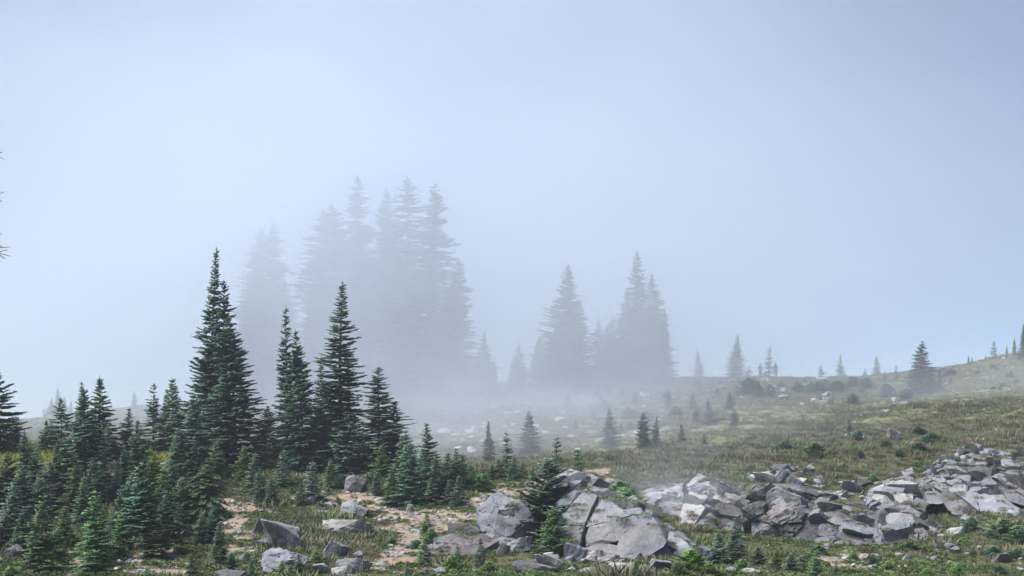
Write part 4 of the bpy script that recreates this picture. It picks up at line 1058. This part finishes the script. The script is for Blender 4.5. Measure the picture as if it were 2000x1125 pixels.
# ------------------------------------------------------------------ ground cover (nobody could count it)
def tuft_mesh(name, n, rad, hgt, wid, mat, seed, spread=0.5, leaf=False):
    rd = np.random.default_rng(seed)
    a = rd.uniform(0, 6.283, n); rr = rad * np.sqrt(rd.random(n))
    bx, by = rr * np.cos(a), rr * np.sin(a)
    h = hgt * rd.uniform(0.5, 1.1, n) * (1 - 0.5 * (rr / rad) ** 2)
    tl = spread * rd.uniform(0.2, 1.0, n)
    ta = a + rd.normal(0, 0.7, n)
    w = wid * rd.uniform(0.7, 1.3, n); wa = rd.uniform(0, 6.283, n)
    V, tip = [], []
    z0 = h * 0.55 if leaf else np.zeros(n) - 0.03
    for i in range(n):
        ox, oy = math.cos(wa[i]) * w[i], math.sin(wa[i]) * w[i]
        tx, ty = bx[i] + math.cos(ta[i]) * tl[i] * h[i], by[i] + math.sin(ta[i]) * tl[i] * h[i]
        if leaf:
            V += [(bx[i], by[i], z0[i]), (bx[i] * .5 + tx * .5 + ox, by[i] * .5 + ty * .5 + oy, z0[i] + 0.3 * h[i]), (tx, ty, z0[i] + 0.35 * h[i]), (bx[i] * .5 + tx * .5 - ox, by[i] * .5 + ty * .5 - oy, z0[i] + 0.2 * h[i])]
        else:
            mx, my = bx[i] * .6 + tx * .4, by[i] * .6 + ty * .4
            V += [(bx[i], by[i], z0[i]), (mx + ox, my + oy, h[i] * .6), (tx, ty, h[i]), (mx - ox, my - oy, h[i] * .5)]
        tip += [0.1, 0.7, 1.0, 0.7]
    Fa = np.arange(4 * n).reshape(n, 4)
    return mesh_np(name, V, Fa, mat, {'tip': tip})

def scatter(name, label, pts, scales, meshes, seed):
    """one stuff object: points on the ground that carry copies of a few small meshes (geometry nodes)"""
    rd = np.random.default_rng(seed)
    me = bpy.data.meshes.new(name)
    me.vertices.add(len(pts)); me.vertices.foreach_set('co', np.asarray(pts, np.float32).ravel())
    for an, tp, val in (('size', 'FLOAT', scales), ('turn', 'FLOAT', rd.uniform(0, 6.283, len(pts))), ('pick', 'INT', rd.integers(0, len(meshes), len(pts)))):
        at = me.attributes.new(an, tp, 'POINT'); at.data.foreach_set('value', np.asarray(val, np.float32 if tp == 'FLOAT' else np.int32))
    o = tag(link(bpy.data.objects.new(name, me)), label, kind='stuff')
    col = bpy.data.collections.new(name + '_kinds')
    for i, m in enumerate(meshes):
        col.objects.link(bpy.data.objects.new('%s_%d' % (name, i), m))
    ng = bpy.data.node_groups.new(name, 'GeometryNodeTree')
    ng.interface.new_socket('Geometry', in_out='INPUT', socket_type='NodeSocketGeometry')
    ng.interface.new_socket('Geometry', in_out='OUTPUT', socket_type='NodeSocketGeometry')
    N_, L_ = ng.nodes, ng.links
    gi, go = N_.new('NodeGroupInput'), N_.new('NodeGroupOutput')
    iop = N_.new('GeometryNodeInstanceOnPoints'); ci = N_.new('GeometryNodeCollectionInfo')
    ci.inputs['Collection'].default_value = col; ci.inputs['Separate Children'].default_value = True; ci.inputs['Reset Children'].default_value = True
    def na(n, tp):
        q = N_.new('GeometryNodeInputNamedAttribute'); q.data_type = tp; q.inputs['Name'].default_value = n
        return q.outputs['Attribute']
    cx = N_.new('ShaderNodeCombineXYZ'); L_.new(na('turn', 'FLOAT'), cx.inputs['Z'])
    L_.new(gi.outputs[0], iop.inputs['Points']); L_.new(ci.outputs[0], iop.inputs['Instance'])
    iop.inputs['Pick Instance'].default_value = True
    L_.new(na('pick', 'INT'), iop.inputs['Instance Index']); L_.new(cx.outputs[0], iop.inputs['Rotation']); L_.new(na('size', 'FLOAT'), iop.inputs['Scale'])
    L_.new(iop.outputs[0], go.inputs[0])
    md = o.modifiers.new('scatter', 'NODES'); md.node_group = ng
    return o

def sample(n, d0, d1, seed, px0=-120, px1=2120, power=2.0):
    rd = np.random.default_rng(seed)
    d = (d0 ** power + (d1 ** power - d0 ** power) * rd.random(n)) ** (1 / power)
    px = rd.uniform(px0, px1, n)
    x = (px - 1000) / F * d
    z = height(x, d)
    return x, d, z, masks(x, d, z), rd

def pick(x, y, z, keep):
    return np.stack([x, y, z - 0.01], -1)[keep]

SEP = [tuft_mesh('sprig', 130, 0.24, 0.15, 0.008, M['heather'], s, 0.8) for s in (1, 2, 3)]
GRA = [tuft_mesh('blade', 46, 0.20, 0.30, 0.008, M['grass'], s, 0.8) for s in (4, 5, 6)]
LOW = [tuft_mesh('short_blade', 60, 0.22, 0.24, 0.008, M['low_grass'], s, 0.8) for s in (24, 25)]
DRY = [tuft_mesh('straw', 40, 0.16, 0.32, 0.007, M['dry_grass'], s, 0.6) for s in (7, 8)]
LEA = [tuft_mesh('leafling', 150, 0.22, 0.20, 0.013, M['leaf'], s, 0.9, True) for s in (9, 10, 11)]
LUS = [tuft_mesh('lush', 50, 0.22, 0.4, 0.010, M['lush'], s, 0.6) for s in (12, 13)]

x, y, z, m, rd = sample(60000, 34, 112, 1)
patch = fbm(x * 0.5, y * 0.5, s=71, oct=3)
k = (m['heath'] > 0.5) & (m['dirt'] < 0.5)
k |= (y < 72) & (m['dirt'] < 0.5) & (patch > 0.25) & (rd.random(len(x)) < 0.6)
k |= (y >= 72) & (m['heath'] < 0.5) & (fbm(x * 0.16, y * 0.3, s=72, oct=3) > 0.22)
sc = (0.6 + 0.8 * rd.random(len(x)) + 1.6 * rd.random(len(x)) ** 8) * (0.8 + 0.5 * np.clip(fbm(x * 0.35, y * 0.35, s=73, oct=2) + 0.3, 0, 1))
scatter('heather', 'low brown and green heather cushions on the slopes', pick(x, y, z, k), sc[k], SEP, 2)

x, y, z, m, rd = sample(80000, 66, 176, 3)
k = ((m['heath'] < 0.5) | (rd.random(len(x)) < 0.3)) & (m['dirt'] < 0.5)
scatter('meadow_grass', 'green meadow grass covering the upper slope', pick(x, y, z, k), (0.4 + 0.6 * rd.random(len(x)))[k], GRA, 4)
x, y, z, m, rd = sample(22000, 60, 172, 5)
k = (m['dirt'] < 0.5) & (fbm(x * 0.12, y * 0.2, s=75, oct=3) > 0.05)
scatter('dry_grass', 'straw-coloured dry grass in patches over the meadow', pick(x, y, z, k), (0.45 + 0.6 * rd.random(len(x)))[k], DRY, 6)
x, y, z, m, rd = sample(19000, 34, 72, 7, power=1.5)
k = (m['dirt'] < 0.5) & (m['heath'] < 0.5) & ((patch := fbm(x * 0.5, y * 0.5, s=76, oct=3)) > -0.15)
k |= (m['dirt'] > 0.5) & (fbm(x * 0.8, y * 0.8, s=77, oct=2) > 0.38)
scatter('leafy_ground_cover', 'low green leafy ground cover between rocks and trees', pick(x, y, z, k), (0.35 + 0.7 * rd.random(len(x)))[k], LEA, 8)
x, y, z, m, rd = sample(16000, 34, 74, 9, power=1.5)
k = (m['dirt'] < 0.5) & (m['heath'] < 0.5) & (m['lush'] < 0.5)
scatter('low_grass', 'short green grass between the stones and trees', pick(x, y, z, k), (0.3 + 0.5 * rd.random(len(x)))[k], LOW, 10)
x, y, z, m, rd = sample(40000, 58, 80, 11, -80, 400)
k = m['lush'] > 0.5
scatter('yellow_grass', 'bright yellow green grass on the knoll behind the grove', pick(x, y, z, k)[:2600], (0.6 + 0.6 * rd.random(len(x)))[k][:2600], LUS, 12)
rp, rs = [], []
rdp = random.Random(9)
cd = np.array([rdp.uniform(39, 66) for i in range(6500)])
cx_ = (np.array([rdp.uniform(850, 2020) for i in range(6500)]) - 1000) / F * cd
ok_ = fbm(cx_ * 1.1, cd * 1.1, s=91, oct=3) > -0.02
for xx, dd_, gz_ in zip(cx_[ok_], cd[ok_], height(cx_, cd)[ok_]):
    zt, nz_ = surface_z(float(xx), float(dd_), float(gz_))
    if zt is not None and nz_ > 0.55:
        rp.append((xx, dd_, zt - 0.03)); rs.append(rdp.uniform(0.35, 0.95))
scatter('rock_plants', 'tufts of heather and moss rooted in the rock joints', rp, rs, SEP + LEA[:1], 18)
x, y, z, m, rd = sample(9000, 35, 62, 31, 380, 1250, power=1.5)
k = (m['dirt'] > 0.5) & (rd.random(len(x)) < 0.30)
scatter('litter', 'dry stalks and small plants scattered on the sandy soil', pick(x, y, z, k), (0.15 + 0.4 * rd.random(len(x)))[k], DRY + SEP[:1] + LEA[:1], 32)
PEB = [boulder_mesh(kk, i, 1) for kk in ('rock', 'rock_pale') for i in (0, 2, 3)]
x, y, z, m, rd = sample(42000, 34, 64, 13, power=1.5)
k = (m['dirt'] > 0.5) | ((fbm(x * 0.6, y * 0.6, s=78, oct=2) > 0.45) & (x > 3) & (rd.random(len(x)) < 0.4))
scatter('gravel', 'loose gravel and pebbles strewn over the sandy soil', pick(x, y, z, k), (0.015 + 0.11 * rd.random(len(x)) ** 3)[k], PEB, 14)
bmf = bmesh.new(); bmesh.ops.create_icosphere(bmf, subdivisions=1, radius=0.03)
fm = bpy.data.meshes.new('flower_head'); bmf.to_mesh(fm); bmf.free(); fm.materials.append(M['petal'])
x, y, z, m, rd = sample(130, 74, 150, 15, 1250, 2050)
scatter('wildflowers', 'tiny white flower heads dotted over the meadow', np.stack([x, y, z + 0.32], -1), 0.6 + 0.8 * rd.random(len(x)), [fm], 16)

# ------------------------------------------------------------------ two walkers on the ridge
def person(px, D, facing, label, jacket, trousers, hair, bent):
    g = ground_pt(px, None, D)
    root = link(bpy.data.objects.new('person', None)); root.location = (g.x, g.y, g.z - 0.02); root.rotation_euler = (0, 0, facing)
    J = {'pel': ((0, 0, .95), .15), 'wai': ((0, .01, 1.10), .135), 'che': ((0, .015, 1.30), .165), 'nec': ((0, .01, 1.48), .06), 'hd0': ((0, -.01, 1.56), .085), 'hd1': ((0, -.01, 1.66), .095), 'hd2': ((0, 0, 1.73), .06)}
    E = [('pel', 'wai'), ('wai', 'che'), ('che', 'nec'), ('nec', 'hd0'), ('hd0', 'hd1'), ('hd1', 'hd2')]
    for s, n in ((-1, 'l'), (1, 'r')):
        ey = (-.16 if bent else .02)
        J.update({'hip' + n: ((s * .10, 0, .88), .10), 'kne' + n: ((s * .11, -.03 * s, .48), .068), 'ank' + n: ((s * .11, .03 * s, .08), .045), 'toe' + n: ((s * .13, -.14 + .03 * s, .035), .035),
                  'sho' + n: ((s * .19, .01, 1.40), .075), 'elb' + n: ((s * .27, .05, 1.13), .05), 'wri' + n: ((s * (.17 if bent else .29), ey, .98 if bent else .88), .036), 'han' + n: ((s * (.12 if bent else .29), ey - .05, .97 if bent else .78), .032)})
        E += [('pel', 'hip' + n), ('hip' + n, 'kne' + n), ('kne' + n, 'ank' + n), ('ank' + n, 'toe' + n), ('che', 'sho' + n), ('sho' + n, 'elb' + n), ('elb' + n, 'wri' + n), ('wri' + n, 'han' + n)]
    ks = list(J)
    me = bpy.data.meshes.new('body'); me.from_pydata([J[k][0] for k in ks], [(ks.index(a), ks.index(b)) for a, b in E], [])
    b = link(bpy.data.objects.new('body', me), root)
    b.modifiers.new('skin', 'SKIN')
    for i, k in enumerate(ks):
        me.skin_vertices[0].data[i].radius = (J[k][1], J[k][1] * (0.75 if k in ('pel', 'wai', 'che') else 1))
    me.skin_vertices[0].data[0].use_root = True
    sb = b.modifiers.new('smooth', 'SUBSURF'); sb.levels = sb.render_levels = 2
    t = NT('clothing_' + jacket[0], 0.9)
    zc = t.add('ShaderNodeSeparateXYZ'); t.put(zc.inputs[0], t.obj())
    c = t.mix(t.ramp(zc.outputs['Z'], 0.93, 0.95), trousers, jacket[1])
    c = t.mix(t.ramp(zc.outputs['Z'], 1.49, 1.505), c, (0.42, 0.26, 0.19))
    c = t.mix(t.ramp(zc.outputs['Z'], 0.075, 0.09), (0.03, 0.025, 0.02), c)
    t.color(c); me.materials.append(t.m)
    V, Fa = ico(3)
    H = V * np.array([.108, .118, .125]) * (1 + 0.06 * fbm(V[:, 0] * 4, V[:, 1] * 4, V[:, 2] * 4, 3, 2))[:, None] + np.array([0, .022, 1.685])
    hm = mesh_np('hair', H, Fa, cloth('hair_' + jacket[0], hair), smooth=True)
    link(bpy.data.objects.new('hair', hm), root)
    tag(root, label, 'person', 'walkers on the ridge')
person(1485, 165, R(150), 'person in a grey blue jacket standing beside the slender ridge fir, hands held in front', ('blue', (0.06, 0.08, 0.13)), (0.03, 0.03, 0.04), (0.02, 0.016, 0.013), True)
person(1515, 167.0, R(155), 'person with long dark hair, dark clothes, on the far side of the slender ridge fir', ('dark', (0.10, 0.10, 0.13)), (0.03, 0.03, 0.035), (0.03, 0.02, 0.016), False)

# ------------------------------------------------------------------ bare snag whose twig ends reach into the frame
def snag():
    D = 26.0
    root = link(bpy.data.objects.new('bare_tree', None))
    px0 = -75
    gx = (px0 - 1000) / F * D
    g = Vector((gx, D, hz(gx, D))); root.location = g
    top = (HOR - 200) / F * D - g.z
    V, Fa = tube([(0, 0, -.3), (0.03, 0, top * .3), (-.02, .03, top * .6), (.02, 0, top * .85), (0, 0, top)], [.16, .12, .085, .05, .012], 9)
    link(bpy.data.objects.new('trunk', mesh_np('snag_trunk', [tuple(v) for v in V], Fa, M['bark'], smooth=True)), root)
    rd = random.Random(5)
    def branch(p0, tipp, forks):
        p0, tipp = Vector(p0), Vector(tipp)
        mid = p0.lerp(tipp, .5) + Vector((0, 0, -.06))
        TV, TF = tube([p0, mid, tipp], [.03, .018, .009], 5)
        TV = [tuple(v) for v in TV]
        for f, d in forks:
            q = mid.lerp(tipp, f)
            v2, f2 = tube([q, q + Vector(d) * .5, q + Vector(d)], [.011, .009, .006], 4)
            o = len(TV); TV += [tuple(v) for v in v2]; TF += [tuple(i + o for i in t3) for t3 in f2]
        link(bpy.data.objects.new('branch', mesh_np('snag_branch', TV, TF, M['bark'], smooth=True)), root)
    def L(px, py):
        return ((px - 1000) / F * D - g.x, 0.0, (HOR - py) / F * D - g.z)
    branch(L(-75, 310), L(5, 297), [(.55, (.22, 0, -.08)), (.3, (.2, .05, .12))])
    branch(L(-75, 340), L(4, 394), [(.5, (.2, .08, .1))])
    branch(L(-75, 430), L(9, 505), [(.35, (.36, 0, .02)), (.62, (.2, 0, .05)), (.62, (.24, .05, -.06))])
    branch(L(-75, 420), L(5, 483), [(.4, (.25, -.1, .1))])
    for i in range(16):
        zt = top * rd.uniform(.3, .95); a = rd.uniform(1.9, 5.4); l = rd.uniform(.4, .9)
        branch((0, 0, zt), (math.cos(a) * l, math.sin(a) * l, zt - .25 * l), [(.4, (math.cos(a + 1) * .2, math.sin(a + 1) * .2, .05))])
    tag(root, 'leafless dead tree at the frame edge, only dark twig ends showing against the sky', 'tree')
snag()

# ------------------------------------------------------------------ air: even haze and drifting fog
def haze_box():
    lo, hi = (-3500, -40, -34), (3500, 3400, 36)
    V = [(x, y, z) for x in (lo[0], hi[0]) for y in (lo[1], hi[1]) for z in (lo[2], hi[2])]
    Fa = [(0, 1, 3, 2), (4, 6, 7, 5), (0, 4, 5, 1), (2, 3, 7, 6), (0, 2, 6, 4), (1, 5, 7, 3)]
    m = bpy.data.materials.new('haze_air'); m.use_nodes = True
    nt = m.node_tree; nt.nodes.remove(nt.nodes['Principled BSDF'])
    v = nt.nodes.new('ShaderNodeVolumePrincipled')
    v.inputs['Color'].default_value = (0.84, 0.89, 1.0, 1); v.inputs['Density'].default_value = HAZE; v.inputs['Anisotropy'].default_value = 0.0
    nt.links.new(v.outputs[0], nt.nodes['Material Output'].inputs['Volume'])
    m.cycles.homogeneous_volume = True
    me = bpy.data.meshes.new('haze'); me.from_pydata(V, [], Fa); me.materials.append(m)
    tag(link(bpy.data.objects.new('haze', me)), 'thin pale haze filling the air', kind='stuff')
HAZE = 0.0006
haze_box()

def fog(px, py, D, rx, ry, rz, dens, label, nscale=1.6, namt=0.6, seed=0.0, anis=0.0):
    bm = bmesh.new(); bmesh.ops.create_icosphere(bm, subdivisions=3, radius=1.0)
    me = bpy.data.meshes.new('fog_bank'); bm.to_mesh(me); bm.free()
    m = bpy.data.materials.new('fog'); m.use_nodes = True
    nt = m.node_tree; N_ = nt.nodes; Lk = nt.links; N_.remove(N_['Principled BSDF'])
    v = N_.new('ShaderNodeVolumePrincipled'); v.inputs['Color'].default_value = (0.84, 0.89, 1.0, 1); v.inputs['Anisotropy'].default_value = anis
    tc = N_.new('ShaderNodeTexCoord')
    ln = N_.new('ShaderNodeVectorMath'); ln.operation = 'LENGTH'; Lk.new(tc.outputs['Object'], ln.inputs[0])
    mr = N_.new('ShaderNodeMapRange'); mr.interpolation_type = 'SMOOTHSTEP'; Lk.new(ln.outputs['Value'], mr.inputs['Value'])
    mr.inputs['From Min'].default_value = 0.96; mr.inputs['From Max'].default_value = 0.15; mr.inputs['To Max'].default_value = dens
    ad = N_.new('ShaderNodeVectorMath'); ad.operation = 'ADD'; Lk.new(tc.outputs['Object'], ad.inputs[0]); ad.inputs[1].default_value = (seed, seed * 1.7, -seed)
    nz = N_.new('ShaderNodeTexNoise'); nz.inputs['Scale'].default_value = nscale; nz.inputs['Detail'].default_value = 2.0; Lk.new(ad.outputs[0], nz.inputs['Vector'])
    m2 = N_.new('ShaderNodeMapRange'); Lk.new(nz.outputs['Fac'], m2.inputs['Value']); m2.inputs['From Min'].default_value = 0.3; m2.inputs['From Max'].default_value = 0.7
    m2.inputs['To Min'].default_value = 1 - namt; m2.inputs['To Max'].default_value = 1 + namt
    mu = N_.new('ShaderNodeMath'); mu.operation = 'MULTIPLY'; Lk.new(mr.outputs[0], mu.inputs[0]); Lk.new(m2.outputs[0], mu.inputs[1])
    Lk.new(mu.outputs[0], v.inputs['Density'])
    Lk.new(v.outputs[0], N_['Material Output'].inputs['Volume'])
    me.materials.append(m)
    o = tag(link(bpy.data.objects.new('fog_bank', me)), label, kind='stuff')
    o.location = W(px, py, D); o.scale = (rx, ry, rz)
    return o
fog(700, 470, 146, 66, 60, 50, 0.025, 'thick white fog wrapped round the tall old grove', 2.6, 0.7, 9.0)
fog(1120, 700, 128, 36, 38, 17, 0.010, 'thin fog drifting over the slope below the split-top grove', 3.6, 1.0, 2.0)
fog(950, 850, 86, 30, 28, 7.5, 0.021, 'low fog lying on the slope behind the crest firs', 4.5, 1.0, 3.0)
fog(1320, 965, 54, 5.0, 4.0, 2.4, 0.06, 'wisp of mist in front of the lilac grey rock face', 2.6, 0.9, 4.0)
fog(1960, 770, 112, 20, 16, 6, 0.022, 'wisp of mist over the rising meadow', 3.0, 0.9, 5.0)
fog(1600, 660, 185, 80, 70, 34, 0.003, 'pale blue haze hanging along the bare ridge', 1.8, 0.5, 6.0)
fog(60, 680, 180, 70, 60, 40, 0.006, 'pale fog beyond the dense grove', 2.6, 0.8, 7.0)
fog(700, 270, 330, 330, 90, 105, 0.010, 'bright fog filling the sky behind the old grove', 2.2, 0.5, 8.0)
